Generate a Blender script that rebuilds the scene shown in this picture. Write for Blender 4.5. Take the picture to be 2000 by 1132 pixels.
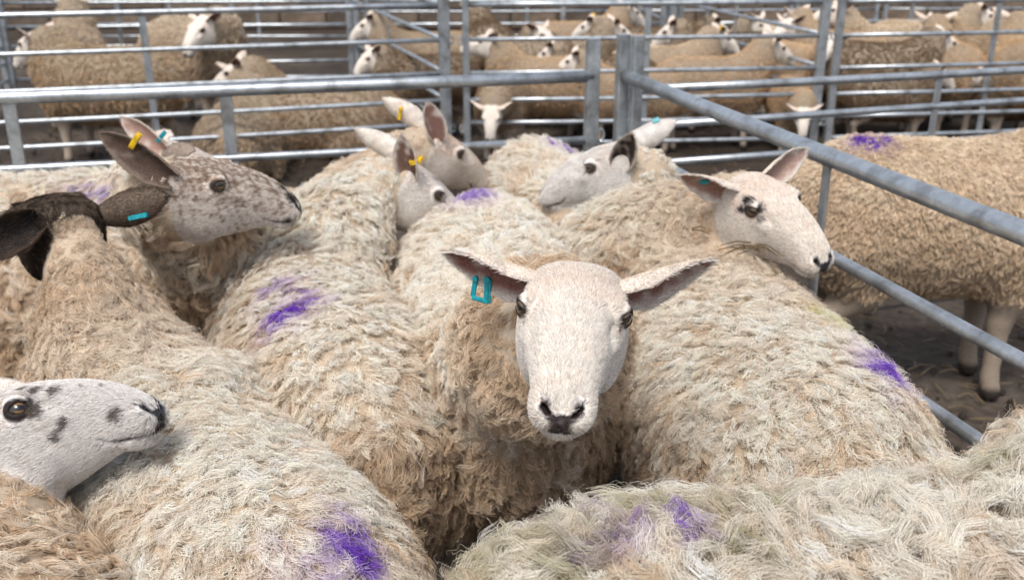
import bpy, math, random
import numpy as np
from mathutils import Vector, Matrix

for o in list(bpy.data.objects):
    bpy.data.objects.remove(o)
S = bpy.context.scene
C = S.collection
RNG = np.random.default_rng(7)
random.seed(7)

# ------------------------------------------------------------------ camera, sky, sun, exposure
CAM_H, PITCH, FPX = 1.40, math.radians(20.75), 1944.0
cam = bpy.data.cameras.new('camera')
cam.lens = 35.0
cam.sensor_width = 36.0
cam.clip_start, cam.clip_end = 0.05, 300.0
cam_o = bpy.data.objects.new('camera', cam)
C.objects.link(cam_o)
cam_o.location = (0, 0, CAM_H)
cam_o.rotation_euler = (math.pi / 2 - PITCH, 0, 0)
S.camera = cam_o
cam.dof.use_dof = True
cam.dof.focus_distance = 1.30
cam.dof.aperture_fstop = 6.0

SUN_EL, SUN_AZ = math.radians(60), math.radians(-160)      # azimuth from +Y, clockwise positive
world = bpy.data.worlds.new('World')
S.world = world
world.use_nodes = True
wn, wl = world.node_tree.nodes, world.node_tree.links
sky = wn.new('ShaderNodeTexSky')
sky.sky_type = 'NISHITA'
sky.sun_disc = False
sky.sun_elevation = SUN_EL
sky.sun_rotation = SUN_AZ
sky.air_density = 1.0
sky.dust_density = 4.0
sky.ozone_density = 1.0
hs = wn.new('ShaderNodeHueSaturation')
hs.inputs['Saturation'].default_value = 0.60
wl.new(sky.outputs[0], hs.inputs['Color'])
bg = wn['Background']
wl.new(hs.outputs[0], bg.inputs['Color'])
bg.inputs['Strength'].default_value = 0.135
sun = bpy.data.lights.new('sun', 'SUN')
sun.energy = 1.5
sun.angle = math.radians(16)
sun.color = (1.0, 0.97, 0.92)
sun_o = bpy.data.objects.new('sun', sun)
C.objects.link(sun_o)
sd = Vector((math.sin(SUN_AZ) * math.cos(SUN_EL), math.cos(SUN_AZ) * math.cos(SUN_EL), math.sin(SUN_EL)))
sun_o.rotation_euler = sd.to_track_quat('Z', 'Y').to_euler()
S.view_settings.view_transform = 'Standard'
S.view_settings.look = 'None'
S.view_settings.gamma = 1.0
S.view_settings.use_curve_mapping = False
S.view_settings.exposure = 0.47
S.render.engine = 'CYCLES'
S.cycles.max_bounces = 8
S.cycles.diffuse_bounces = 4
S.cycles.transmission_bounces = 4
S.cycles.use_denoising = True
S.cycles_curves.shape = 'RIBBONS'
S.cycles_curves.subdivisions = 2

# ------------------------------------------------------------------ helpers
sP, cP = math.sin(PITCH), math.cos(PITCH)


def ray(px, py):
    """direction through a point of the photograph (2000 x 1132), unit forward (y) component"""
    a, b = (px - 1000) / FPX, (566 - py) / FPX
    d = np.array([a, cP + b * sP, -sP + b * cP])
    return d / d[1]


def atY(px, py, Y):
    return np.array([0, 0, CAM_H]) + ray(px, py) * Y


def atZ(px, py, z):
    d = ray(px, py)
    return np.array([0, 0, CAM_H]) + d * ((z - CAM_H) / d[2])


def nz(v):
    v = np.asarray(v, float)
    return v / (np.linalg.norm(v, axis=-1, keepdims=True) + 1e-12)


def link(o, parent=None):
    C.objects.link(o)
    if parent is not None:
        o.parent = parent
    return o


def tag(o, label=None, cat=None, group=None, kind=None):
    if label: o['label'] = label
    if cat: o['category'] = cat
    if group: o['group'] = group
    if kind: o['kind'] = kind
    return o


def empty(name, loc, rz=0.0):
    o = bpy.data.objects.new(name, None)
    o.empty_display_size = 0.1
    C.objects.link(o)
    o.location = loc
    o.rotation_euler = (0, 0, rz)
    return o


def mesh_obj(name, V, F, mat, parent=None, smooth=True, col=None, ring=None):
    me = bpy.data.meshes.new(name)
    V = np.asarray(V, np.float32)
    if isinstance(F, np.ndarray):
        n = F.shape[1]
        me.vertices.add(len(V))
        me.vertices.foreach_set('co', V.ravel())
        me.loops.add(F.size)
        me.loops.foreach_set('vertex_index', F.ravel().astype(np.int32))
        me.polygons.add(len(F))
        me.polygons.foreach_set('loop_start', np.arange(0, F.size, n, dtype=np.int32))
        me.update(calc_edges=True)
        me.validate()
    else:
        me.from_pydata([tuple(map(float, v)) for v in V], [], F)
    if smooth:
        me.polygons.foreach_set('use_smooth', np.ones(len(me.polygons), bool))
    if col is not None:
        at = me.attributes.new('col', 'FLOAT_COLOR', 'POINT')
        at.data.foreach_set('color', np.asarray(col, np.float32).ravel())
    me.materials.append(mat)
    me.update()
    return link(bpy.data.objects.new(name, me), parent)


class MB:
    """collects boxes, tubes and sheets into one mesh"""
    def __init__(self):
        self.V, self.F = [], []

    def add(self, v, f):
        k = len(self.V)
        self.V += [tuple(map(float, p)) for p in v]
        self.F += [tuple(i + k for i in q) for q in f]

    def tube(self, pts, r, n=12, cap=True):
        pts = [Vector(p) for p in pts]
        rings = []
        ref = None
        for i, p in enumerate(pts):
            d = (pts[min(i + 1, len(pts) - 1)] - pts[max(i - 1, 0)]).normalized()
            if ref is None:
                ref = d.orthogonal().normalized()
            ref = (ref - d * ref.dot(d)).normalized()
            b = d.cross(ref)
            rr = r[i] if isinstance(r, (list, tuple)) else r
            rings.append([p + (ref * math.cos(a) + b * math.sin(a)) * rr
                          for a in [2 * math.pi * k / n for k in range(n)]])
        v = [q for R_ in rings for q in R_]
        f = []
        for i in range(len(rings) - 1):
            for k in range(n):
                a, b2 = i * n + k, i * n + (k + 1) % n
                f.append((a, b2, b2 + n, a + n))
        if cap:
            f.append(tuple(range(n))[::-1])
            f.append(tuple(range((len(rings) - 1) * n, len(rings) * n)))
        self.add(v, f)

    def bar(self, p0, p1, w, d, side, bev=0.0025):
        """rectangular bar from p0 to p1; w along 'side', d along the third axis, with chamfered edges"""
        p0, p1 = Vector(p0), Vector(p1)
        z = (p1 - p0).normalized()
        s = Vector(side)
        s = (s - z * s.dot(z)).normalized()
        t = z.cross(s)
        hw, hd = w / 2, d / 2
        b = min(bev, hw * .6, hd * .6)
        pr = [(hw - b, -hd), (hw, -hd + b), (hw, hd - b), (hw - b, hd), (-hw + b, hd), (-hw, hd - b), (-hw, -hd + b), (-hw + b, -hd)]
        v = [p0 + s * x + t * y for x, y in pr] + [p1 + s * x + t * y for x, y in pr]
        f = [(i, (i + 1) % 8, (i + 1) % 8 + 8, i + 8) for i in range(8)] + [tuple(range(8))[::-1], tuple(range(8, 16))]
        self.add(v, f)

    def build(self, name, mat, parent=None, smooth=False):
        return mesh_obj(name, self.V, self.F, mat, parent, smooth)


# ------------------------------------------------------------------ materials
def new_mat(name):
    m = bpy.data.materials.new(name)
    m.use_nodes = True
    nt = m.node_tree
    return m, nt.nodes, nt.links, nt.nodes['Principled BSDF']


def ramp(nodes, stops):
    r = nodes.new('ShaderNodeValToRGB')
    e = r.color_ramp.elements
    while len(e) < len(stops):
        e.new(0.5)
    for k, (p, c) in enumerate(stops):
        e[k].position = p
        e[k].color = (*c, 1) if len(c) == 3 else c
    return r


def galvanised():
    m, n, l, b = new_mat('galvanised_steel')
    tc = n.new('ShaderNodeTexCoord')
    vo = n.new('ShaderNodeTexVoronoi'); vo.inputs['Scale'].default_value = 95
    no = n.new('ShaderNodeTexNoise'); no.inputs['Scale'].default_value = 14; no.inputs['Detail'].default_value = 8
    no2 = n.new('ShaderNodeTexNoise'); no2.inputs['Scale'].default_value = 160; no2.inputs['Detail'].default_value = 3
    for x in (vo, no, no2): l.new(tc.outputs['Object'], x.inputs['Vector'])
    r1 = ramp(n, [(0.0, (0.46, 0.495, 0.525)), (1.0, (0.62, 0.65, 0.68))])
    l.new(vo.outputs['Color'], r1.inputs[0])
    r2 = ramp(n, [(0.34, (0.45, 0.44, 0.42)), (0.5, (0.85, 0.87, 0.88)), (0.72, (1, 1, 1))])
    l.new(no.outputs[0], r2.inputs[0])
    mx = n.new('ShaderNodeMix'); mx.data_type = 'RGBA'; mx.blend_type = 'MULTIPLY'; mx.inputs[0].default_value = 0.85
    l.new(r1.outputs[0], mx.inputs[6]); l.new(r2.outputs[0], mx.inputs[7])
    l.new(mx.outputs[2], b.inputs['Base Color'])
    b.inputs['Metallic'].default_value = 0.72
    rr = n.new('ShaderNodeMapRange'); rr.inputs[3].default_value = 0.24; rr.inputs[4].default_value = 0.46
    l.new(no.outputs[0], rr.inputs[0]); l.new(rr.outputs[0], b.inputs['Roughness'])
    bp = n.new('ShaderNodeBump'); bp.inputs['Strength'].default_value = 0.12; bp.inputs['Distance'].default_value = 0.002
    l.new(no2.outputs[0], bp.inputs['Height']); l.new(bp.outputs[0], b.inputs['Normal'])
    return m


def hair_mat(name, transl=0.25, root=0.75, use_obj=False):
    m, n, l, b = new_mat(name)
    n.remove(b)
    at = n.new('ShaderNodeAttribute'); at.attribute_name = 'col'
    hi = n.new('ShaderNodeHairInfo')
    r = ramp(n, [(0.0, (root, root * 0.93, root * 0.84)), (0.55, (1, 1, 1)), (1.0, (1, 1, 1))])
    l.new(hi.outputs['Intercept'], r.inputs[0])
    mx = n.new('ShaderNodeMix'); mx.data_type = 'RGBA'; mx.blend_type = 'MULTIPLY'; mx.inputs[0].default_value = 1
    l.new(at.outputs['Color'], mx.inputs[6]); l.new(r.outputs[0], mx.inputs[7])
    out = mx.outputs[2]
    if use_obj:
        oi = n.new('ShaderNodeObjectInfo')
        m2 = n.new('ShaderNodeMix'); m2.data_type = 'RGBA'; m2.blend_type = 'MULTIPLY'; m2.inputs[0].default_value = 1
        l.new(out, m2.inputs[6]); l.new(oi.outputs['Color'], m2.inputs[7]); out = m2.outputs[2]
    d = n.new('ShaderNodeBsdfDiffuse'); t = n.new('ShaderNodeBsdfTranslucent')
    ms = n.new('ShaderNodeMixShader'); ms.inputs[0].default_value = transl
    l.new(out, d.inputs[0]); l.new(out, t.inputs[0])
    l.new(d.outputs[0], ms.inputs[1]); l.new(t.outputs[0], ms.inputs[2])
    l.new(ms.outputs[0], n['Material Output'].inputs[0])
    return m


def skin_mat(name, use_obj=False):
    m, n, l, b = new_mat(name)
    at = n.new('ShaderNodeAttribute'); at.attribute_name = 'col'
    tc = n.new('ShaderNodeTexCoord')
    no = n.new('ShaderNodeTexNoise'); no.inputs['Scale'].default_value = 220; no.inputs['Detail'].default_value = 4
    l.new(tc.outputs['Object'], no.inputs['Vector'])
    r = ramp(n, [(0.3, (0.78, 0.78, 0.78)), (0.7, (1.1, 1.1, 1.1))])
    l.new(no.outputs[0], r.inputs[0])
    mx = n.new('ShaderNodeMix'); mx.data_type = 'RGBA'; mx.blend_type = 'MULTIPLY'; mx.inputs[0].default_value = 1
    l.new(at.outputs['Color'], mx.inputs[6]); l.new(r.outputs[0], mx.inputs[7])
    out = mx.outputs[2]
    if use_obj:
        oi = n.new('ShaderNodeObjectInfo')
        m2 = n.new('ShaderNodeMix'); m2.data_type = 'RGBA'; m2.blend_type = 'MULTIPLY'; m2.inputs[0].default_value = 1
        l.new(out, m2.inputs[6]); l.new(oi.outputs['Color'], m2.inputs[7]); out = m2.outputs[2]
    l.new(out, b.inputs['Base Color'])
    l.new(at.outputs['Alpha'], b.inputs['Roughness'])
    b.inputs['Specular IOR Level'].default_value = 0.35
    bp = n.new('ShaderNodeBump'); bp.inputs['Strength'].default_value = 0.25; bp.inputs['Distance'].default_value = 0.001
    l.new(no.outputs[0], bp.inputs['Height']); l.new(bp.outputs[0], b.inputs['Normal'])
    return m


def eye_mat():
    m, n, l, b = new_mat('sheep_eye')
    tc = n.new('ShaderNodeTexCoord')
    sx = n.new('ShaderNodeSeparateXYZ'); l.new(tc.outputs['Object'], sx.inputs[0])

    def math_(op, a, b_=None):
        q = n.new('ShaderNodeMath'); q.operation = op
        for i, v in enumerate((a, b_)):
            if v is None: continue
            if isinstance(v, (int, float)): q.inputs[i].default_value = v
            else: l.new(v, q.inputs[i])
        return q.outputs[0]
    x2 = math_('POWER', sx.outputs[0], 2.0); y2 = math_('POWER', sx.outputs[1], 2.0)
    rad = math_('SQRT', math_('ADD', x2, y2))
    iris = ramp(n, [(0.0, (0.10, 0.05, 0.016)), (0.50, (0.18, 0.095, 0.030)), (0.62, (0.02, 0.014, 0.010)), (1.0, (0.05, 0.035, 0.026))])
    l.new(math_('DIVIDE', rad, 0.0125), iris.inputs[0])
    # horizontal slot pupil
    pu = math_('ADD', math_('POWER', math_('DIVIDE', math_('ABSOLUTE', sx.outputs[0]), 0.0075), 3.0),
               math_('POWER', math_('DIVIDE', math_('ABSOLUTE', sx.outputs[1]), 0.0038), 3.0))
    isp = math_('LESS_THAN', pu, 1.0)
    mx = n.new('ShaderNodeMix'); mx.data_type = 'RGBA'
    l.new(isp, mx.inputs[0]); l.new(iris.outputs[0], mx.inputs[6]); mx.inputs[7].default_value = (0.006, 0.005, 0.005, 1)
    l.new(mx.outputs[2], b.inputs['Base Color'])
    b.inputs['Roughness'].default_value = 0.08
    b.inputs['Coat Weight'].default_value = 0.6
    return m


def plastic(name, c):
    m, n, l, b = new_mat(name)
    tc = n.new('ShaderNodeTexCoord')
    no = n.new('ShaderNodeTexNoise'); no.inputs['Scale'].default_value = 180; no.inputs['Detail'].default_value = 5
    l.new(tc.outputs['Object'], no.inputs['Vector'])
    r = ramp(n, [(0.3, tuple(x * 0.6 for x in c)), (0.6, c)])
    l.new(no.outputs[0], r.inputs[0]); l.new(r.outputs[0], b.inputs['Base Color'])
    b.inputs['Roughness'].default_value = 0.42
    return m


M_GALV = galvanised()
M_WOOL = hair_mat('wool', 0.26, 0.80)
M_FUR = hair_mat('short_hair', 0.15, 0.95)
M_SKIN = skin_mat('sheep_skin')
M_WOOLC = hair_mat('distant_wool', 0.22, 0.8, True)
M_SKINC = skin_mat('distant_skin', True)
M_EYE = eye_mat()
M_TEAL = plastic('teal_plastic', (0.0, 0.30, 0.36))
M_YEL = plastic('yellow_plastic', (0.85, 0.55, 0.02))


# ------------------------------------------------------------------ noise fields
class SineNoise:
    def __init__(self, scale, dim=3, oct=7, seed=0):
        r = np.random.default_rng(seed)
        self.k = r.normal(size=(oct, 3)) ; self.k = nz(self.k) * (r.uniform(0.6, 1.7, (oct, 1)) * 2 * np.pi / scale)
        self.a = nz(r.normal(size=(oct, dim))) * 1.1 / math.sqrt(oct) * (1.6 if dim > 1 else 1)
        self.ph = r.uniform(0, 6.28, oct)

    def __call__(self, p):
        return np.sin(p @ self.k.T + self.ph) @ self.a


# ------------------------------------------------------------------ implicit surfaces
def smin(a, b, k):
    h = np.clip(0.5 + 0.5 * (b - a) / k, 0, 1)
    return b * (1 - h) + a * h - k * h * (1 - h)


def smax(a, b, k):
    return -smin(-a, -b, k)


def sd_ell(p, c, r):
    q = p - c
    r = np.asarray(r, float)
    k0 = np.linalg.norm(q / r, axis=1)
    k1 = np.linalg.norm(q / (r * r), axis=1) + 1e-9
    return k0 * (k0 - 1) / k1


def sd_cone(p, a, b, ra, rb):
    a, b = np.asarray(a, float), np.asarray(b, float)
    ba = b - a
    t = np.clip(((p - a) @ ba) / (ba @ ba), 0, 1)
    return np.linalg.norm(p - a - t[:, None] * ba, axis=1) - (ra + (rb - ra) * t)


# head profile: station u, half width, top, bottom, squareness
HEAD = np.array([
    (-.030, .036, .012, -.060),
    (-.012, .056, .034, -.088),
    (.010, .066, .043, -.104),
    (.040, .0665, .047, -.112),
    (.070, .0680, .048, -.110),
    (.095, .0660, .046, -.105),
    (.125, .0570, .042, -.096),
    (.160, .0485, .036, -.083),
    (.195, .0415, .026, -.071),
    (.225, .0370, .012, -.064),
    (.245, .0345, -.001, -.060),
    (.258, .0300, -.012, -.056),
    (.267, .0220, -.023, -.050),
    (.272, .0100, -.033, -.042)])
_u = np.linspace(-.03, .272, 300)
_tab = np.stack([np.interp(_u, HEAD[:, 0], HEAD[:, i]) for i in (1, 2, 3)], 1)
_ker = np.exp(-0.5 * (np.arange(-18, 19) / 6.5) ** 2); _ker /= _ker.sum()
_pad = np.pad(_tab, ((18, 18), (0, 0)), mode='edge')
_sm = np.stack([np.convolve(_pad[:, i], _ker, 'valid') for i in range(3)], 1)
_wt = np.clip((.272 - _u) / .02, 0, 1)[:, None]
_tab = _sm * _wt + _tab * (1 - _wt)
EYE_C = np.array([.099, .0580, .0190])
EYE_R = .0146


def sd_head(q):
    """q: head-local points (u to the nose, v to its left, w up)"""
    u, v, w = q[:, 0], np.abs(q[:, 1]), q[:, 2]
    uc = np.clip(u, -.03, .272)
    i = (uc + .03) / .302 * 299
    i0 = np.minimum(i.astype(int), 298); fr = (i - i0)[:, None]
    t = _tab[i0] * (1 - fr) + _tab[i0 + 1] * fr
    hw, top, bot = t[:, 0], t[:, 1], t[:, 2]
    c = (top + bot) / 2 + (top - bot) * .12
    hh = np.where(w > c, top - c, c - bot)
    # a flatter forehead, a narrower jaw
    wn_ = (w - c) / hh
    hw = hw * np.where(wn_ < 0, 1 - .30 * np.clip(-wn_, 0, 1) ** 1.5 * np.clip((.24 - uc) / .1, 0.3, 1), 1.0)
    pe = 2.55
    f = (np.abs(v / hw) ** pe + np.abs(wn_) ** pe) ** (1 / pe)
    d = (f - 1) * np.minimum(hw, hh)
    d = np.where(np.abs(u - uc) > 0, np.sqrt(np.maximum(d, 0) ** 2 + (u - uc) ** 2) + np.minimum(d, 0) * 0, d)
    P = np.stack([u, v, w], 1)
    d = smin(d, sd_ell(P, np.array([.070, .038, -.050]), (.060, .026, .046)), .02)      # cheek
    d = smin(d, sd_ell(P, np.array([.088, .0510, .0335]), (.022, .009, .006)), .012)      # brow
    d = smin(d, sd_ell(P, np.array([.120, .0490, .001]), (.026, .009, .010)), .014)     # cheekbone below the eye
    d = smin(d, sd_ell(P, np.array([.246, .0185, -.033]), (.022, .0155, .019)), .012)   # upper lip pads
    d = smin(d, sd_ell(P, np.array([.234, .0, -.058]), (.026, .024, .012)), .010)       # chin
    d = smin(d, sd_ell(P, EYE_C + np.array([0, -.001, 0]), (.0200, .0170, .0165)), .008)  # lids
    # lid opening: an almond slot facing outwards
    e = P - (EYE_C + np.array([.0085, .0140, .0030]))
    e2 = np.stack([e[:, 0] * .95 + e[:, 2] * .25, e[:, 1], e[:, 2] * .95 - e[:, 0] * .25], 1)
    d = smax(d, -sd_ell(e2, np.zeros(3), (.0150, .017, .0068)), .003)
    # hollow in front of the eye and along the cheek
    d = d + .0065 * np.exp(-(((u - .133) / .022) ** 2 + ((w - .012) / .013) ** 2)) * (v > .02)
    # nostrils: slanted slots
    e = P - np.array([.2595, .0165, -.0235])
    c_, s_ = math.cos(.75), math.sin(.75)
    e2 = np.stack([e[:, 0], e[:, 1] * c_ + e[:, 2] * s_, -e[:, 1] * s_ + e[:, 2] * c_], 1)
    d = smax(d, -sd_ell(e2, np.zeros(3), (.012, .0085, .0030)), .004)
    # philtrum and mouth line
    d = d + .0035 * np.exp(-(v / .0022) ** 2) * np.clip((u - .235) / .015, 0, 1) * np.exp(-((w + .043) / .014) ** 2)
    wm = -.0525 - .08 * np.clip(.245 - u, 0, 1) * 0 - .010 * np.clip((u - .22) / .05, 0, 1) * 0 + .012 * np.clip((.215 - u) / .03, 0, 1)
    d = d + .0045 * np.exp(-((w - wm) / .0024) ** 2) * np.clip((u - .185) / .02, 0, 1)
    return d


def surface_nets(axes, F):
    nx, ny, nz_ = F.shape
    X, Y, Z = axes
    ins = F < 0
    c = [(i, j, k) for i in (0, 1) for j in (0, 1) for k in (0, 1)]
    cnt = sum(ins[i:nx - 1 + i, j:ny - 1 + j, k:nz_ - 1 + k].astype(np.int8) for i, j, k in c)
    act = (cnt > 0) & (cnt < 8)
    I = np.argwhere(act)
    idx = -np.ones(act.shape, np.int64)
    idx[act] = np.arange(len(I))
    acc = np.zeros((len(I), 3)); num = np.zeros(len(I))
    edges = [(a, b) for a in c for b in c if sum(b) - sum(a) == 1 and all(b[q] >= a[q] for q in range(3))]
    AX = [X, Y, Z]
    for a, b in edges:
        fa = F[I[:, 0] + a[0], I[:, 1] + a[1], I[:, 2] + a[2]]
        fb = F[I[:, 0] + b[0], I[:, 1] + b[1], I[:, 2] + b[2]]
        m = (fa < 0) != (fb < 0)
        t = fa[m] / (fa[m] - fb[m])
        for q in range(3):
            pa = AX[q][I[m, q] + a[q]]; pb = AX[q][I[m, q] + b[q]]
            acc[m, q] += pa + (pb - pa) * t
        num[m] += 1
    V = acc / num[:, None]
    quads = []
    for ax in range(3):
        sl0 = [slice(1, -1)] * 3; sl1 = [slice(1, -1)] * 3
        sl0[ax] = slice(0, -1); sl1[ax] = slice(1, None)
        A, B = ins[tuple(sl0)], ins[tuple(sl1)]
        E = np.argwhere(A != B)
        if not len(E): continue
        fl = A[tuple(E.T)]
        off = np.array([1, 1, 1]); off[ax] = 0
        E = E + off
        o1, o2 = [q for q in range(3) if q != ax]
        def cell(d1, d2):
            q = E.copy(); q[:, o1] -= d1; q[:, o2] -= d2
            return idx[q[:, 0], q[:, 1], q[:, 2]]
        q4 = np.stack([cell(1, 1), cell(0, 1), cell(0, 0), cell(1, 0)], 1)
        flip = fl if ax != 1 else ~fl
        q4[~flip] = q4[~flip][:, ::-1]
        quads.append(q4)
    return V, np.concatenate(quads)


def axis_nodes(lo, hi, flo, fhi, coarse, fine):
    out = [lo]
    x = lo
    while x < hi:
        dist = max(flo - x, x - fhi, 0)
        x += min(coarse, fine + dist * .35)
        out.append(x)
    return np.array(out)


class Sheep:
    """one animal as an implicit body in its own frame (x forward, y left, z up)"""
    def __init__(s, loc, heading, zback=.74, sl=1., sw=1., sh=1., neck=(), poll=None, nose=None, up=(0, 0, 1), hs=1.,
                 pose='stand', local=False, wool=.022, legs=True, nkr=(.150, .066), lift=.016, nape=.052):
        s.loc = np.array([loc[0], loc[1], 0.]); s.h = math.atan2(heading[1], heading[0])
        ch, sh_ = math.cos(s.h), math.sin(s.h)
        s.R = np.array([[ch, -sh_, 0], [sh_, ch, 0], [0, 0, 1]])
        tl = (lambda p: np.asarray(p, float)) if local else (lambda p: (np.asarray(p, float) - s.loc) @ s.R)
        td = (lambda d: nz(d)) if local else (lambda d: nz(d) @ s.R)
        s.pose = pose; s.lift = lift
        zc = zback - wool - .235 * sh
        s.zc = zc
        s.tr = [(np.array([-.27 * sl, 0, zc + .005]), (.22 * sl, .185 * sw, .225 * sh)),
                (np.array([-.02, 0, zc - .005]), (.38 * sl, .205 * sw, .235 * sh)),
                (np.array([.25 * sl, 0, zc]), (.22 * sl, .17 * sw, .23 * sh))]
        s.poll = tl(poll); s.un = td(nose)
        upv = td(up) if not local else nz(up)
        s.wn = nz(upv - s.un * (upv @ s.un)); s.vn = np.cross(s.wn, s.un)
        s.hs = hs
        nk = [np.array([.26 * sl, 0, zc + .06])] + [tl(p) for p in neck] + [s.poll - s.un * .022 * hs - s.wn * nape * hs]
        rad = np.linspace(nkr[0] * min(sw, sh), nkr[1] * hs, len(nk))
        s.nk = list(zip(nk, rad))
        s.legs = []
        if pose == 'stand' and legs:
            for sx in (1, -1):
                for sy in (1, -1):
                    x0 = (.27 if sx > 0 else -.29) * sl
                    y0 = sy * .095 * sw
                    kx = .0 if sx > 0 else -.045
                    s.legs.append([(np.array([x0, y0, zc - .06]), .10 if sx > 0 else .115), (np.array([x0 + (.02 if sx > 0 else .05), y0, zc * .62]), .060),
                                   (np.array([x0 + kx, y0, zc * .47]), .034), (np.array([x0 + kx * .6, y0, .075]), .023),
                                   (np.array([x0 + kx * .6 + .01, y0, .022]), .031)])
        elif pose == 'lie':
            for sx in (1, -1):
                for sy in (1, -1):
                    x0 = (.22 if sx > 0 else -.24) * sl
                    y0 = sy * .16 * sw
                    s.legs.append([(np.array([x0, y0, .10]), .085), (np.array([x0 + .13 * sl, y0 + sy * .03, .065]), .045),
                                   (np.array([x0 + .02, y0 + sy * .055, .032]), .026), (np.array([x0 - .05, y0 + sy * .05, .030]), .028)])
        s.tail = (np.array([-.46 * sl, 0, zc + .10]), np.array([-.51 * sl, 0, zc - .05]))

    def hl(s, p):
        q = (p - s.poll) / s.hs
        return np.stack([q @ s.un / .92, q @ s.vn, q @ s.wn], 1)

    def from_hl(s, q):
        q = np.asarray(q, float) * s.hs * np.array([.92, 1, 1])
        return s.poll + q[..., 0:1] * s.un + q[..., 1:2] * s.vn + q[..., 2:3] * s.wn

    def rest(s, p):
        d = sd_ell(p, *s.tr[0])
        d = smin(d, sd_ell(p, *s.tr[1]), .10)
        d = smin(d, sd_ell(p, *s.tr[2]), .10)
        for (a, ra), (b, rb) in zip(s.nk[:-1], s.nk[1:]):
            d = smin(d, sd_cone(p, a, b, ra, rb), .06)
        d = smin(d, sd_cone(p, s.tail[0], s.tail[1], .045, .028), .04)
        if s.pose == 'lie':
            d = smax(d, .012 - p[:, 2], .05)
        return d

    def legd(s, p):
        d = np.full(len(p), 9.)
        for L in s.legs:
            e = np.full(len(p), 9.)
            for (a, ra), (b, rb) in zip(L[:-1], L[1:]):
                e = smin(e, sd_cone(p, a, b, ra, rb), .02)
            d = np.minimum(d, e)
        return d

    def sdf(s, p):
        d = s.rest(p)
        if s.legs:
            d = smin(d, s.legd(p), .05)
        return smin(d, sd_head(s.hl(p)) * s.hs, .022)

    def mesh(s, coarse=.024, fine=.0042):
        hp = s.from_hl(np.array([[u, v, w] for u in (-.03, .28) for v in (-.08, .08) for w in (-.12, .06)]))
        flo, fhi = hp.min(0), hp.max(0)
        pts = np.array([c + np.array(r) * sg for c, r in s.tr for sg in (1, -1)] + [p for p, _ in s.nk])
        lo = np.minimum(pts.min(0) - .10, flo - .02); hi = np.maximum(pts.max(0) + .10, fhi + .02)
        lo[2] = -.03
        ax = [axis_nodes(lo[q], hi[q], flo[q], fhi[q], coarse, fine) for q in range(3)]
        st = 4
        cax = [a[::st] if (len(a) - 1) % st == 0 else np.append(a[::st], a[-1]) for a in ax]
        G = np.stack(np.meshgrid(*cax, indexing='ij'), -1)
        D = s.sdf(G.reshape(-1, 3)).reshape(G.shape[:3])
        ii = [np.clip(np.round(np.arange(len(a)) / st).astype(int), 0, len(c) - 1) for a, c in zip(ax, cax)]
        Fc = D[np.ix_(*ii)]
        sp = [np.interp(a, (a[:-1] + a[1:]) / 2, np.diff(a)) * st for a in ax]
        thr = np.sqrt(sp[0][:, None, None] ** 2 + sp[1][None, :, None] ** 2 + sp[2][None, None, :] ** 2) * .75 + .006
        near = np.abs(Fc) < thr
        I = np.argwhere(near)
        P = np.stack([ax[q][I[:, q]] for q in range(3)], 1)
        F = Fc.copy()
        F[near] = s.sdf(P)
        V, Q = surface_nets(ax, F)
        for _ in range(2):
            d, g = s.grad(V)
            V = V - np.clip(d, -.004, .004)[:, None] * g
        s.V, s.Q = V, Q
        _, s.N = s.grad(V)
        return V, Q

    def grad(s, V, e=.0012):
        d = s.sdf(V)
        g = np.stack([s.sdf(V + np.eye(3)[q] * e) - d for q in range(3)], 1)
        return d, nz(g)

    def world(s, p):
        return p @ s.R.T + s.loc

    def face_mask(s, V, back=0.):
        q = s.hl(V)
        dh = sd_head(q) * s.hs
        ub = .000 + .30 * np.clip(-q[:, 2] - .015, 0, .1) - .25 * np.clip(q[:, 2] - .02, 0, .1)
        return ((q[:, 0] > ub - back) & (dh < .006 + back * .5) & (s.rest(V) > .002 - back)), q

    def hit(s, px, py):
        """the point of the body surface that the photograph shows at a pixel (body frame)"""
        o = np.array([0, 0, CAM_H]); d = nz(ray(px, py))
        W = s.world(s.V) - o
        t = W @ d
        per = np.linalg.norm(W - t[:, None] * d, axis=1)
        k = np.argsort(per)[:60]
        k = k[per[k] < per[k[0]] + .02]
        i = k[np.argmin(t[k])]
        return s.V[i] + s.N[i] * s.lift


# ------------------------------------------------------------------ colours of a face
def spots(q, lst):
    m = np.zeros(len(q))
    for (u, v, w, r) in lst:
        m = np.maximum(m, np.clip((r - np.linalg.norm(q - np.array([u, v, w]), axis=1)) / (r * .45), 0, 1))
    return m


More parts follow.
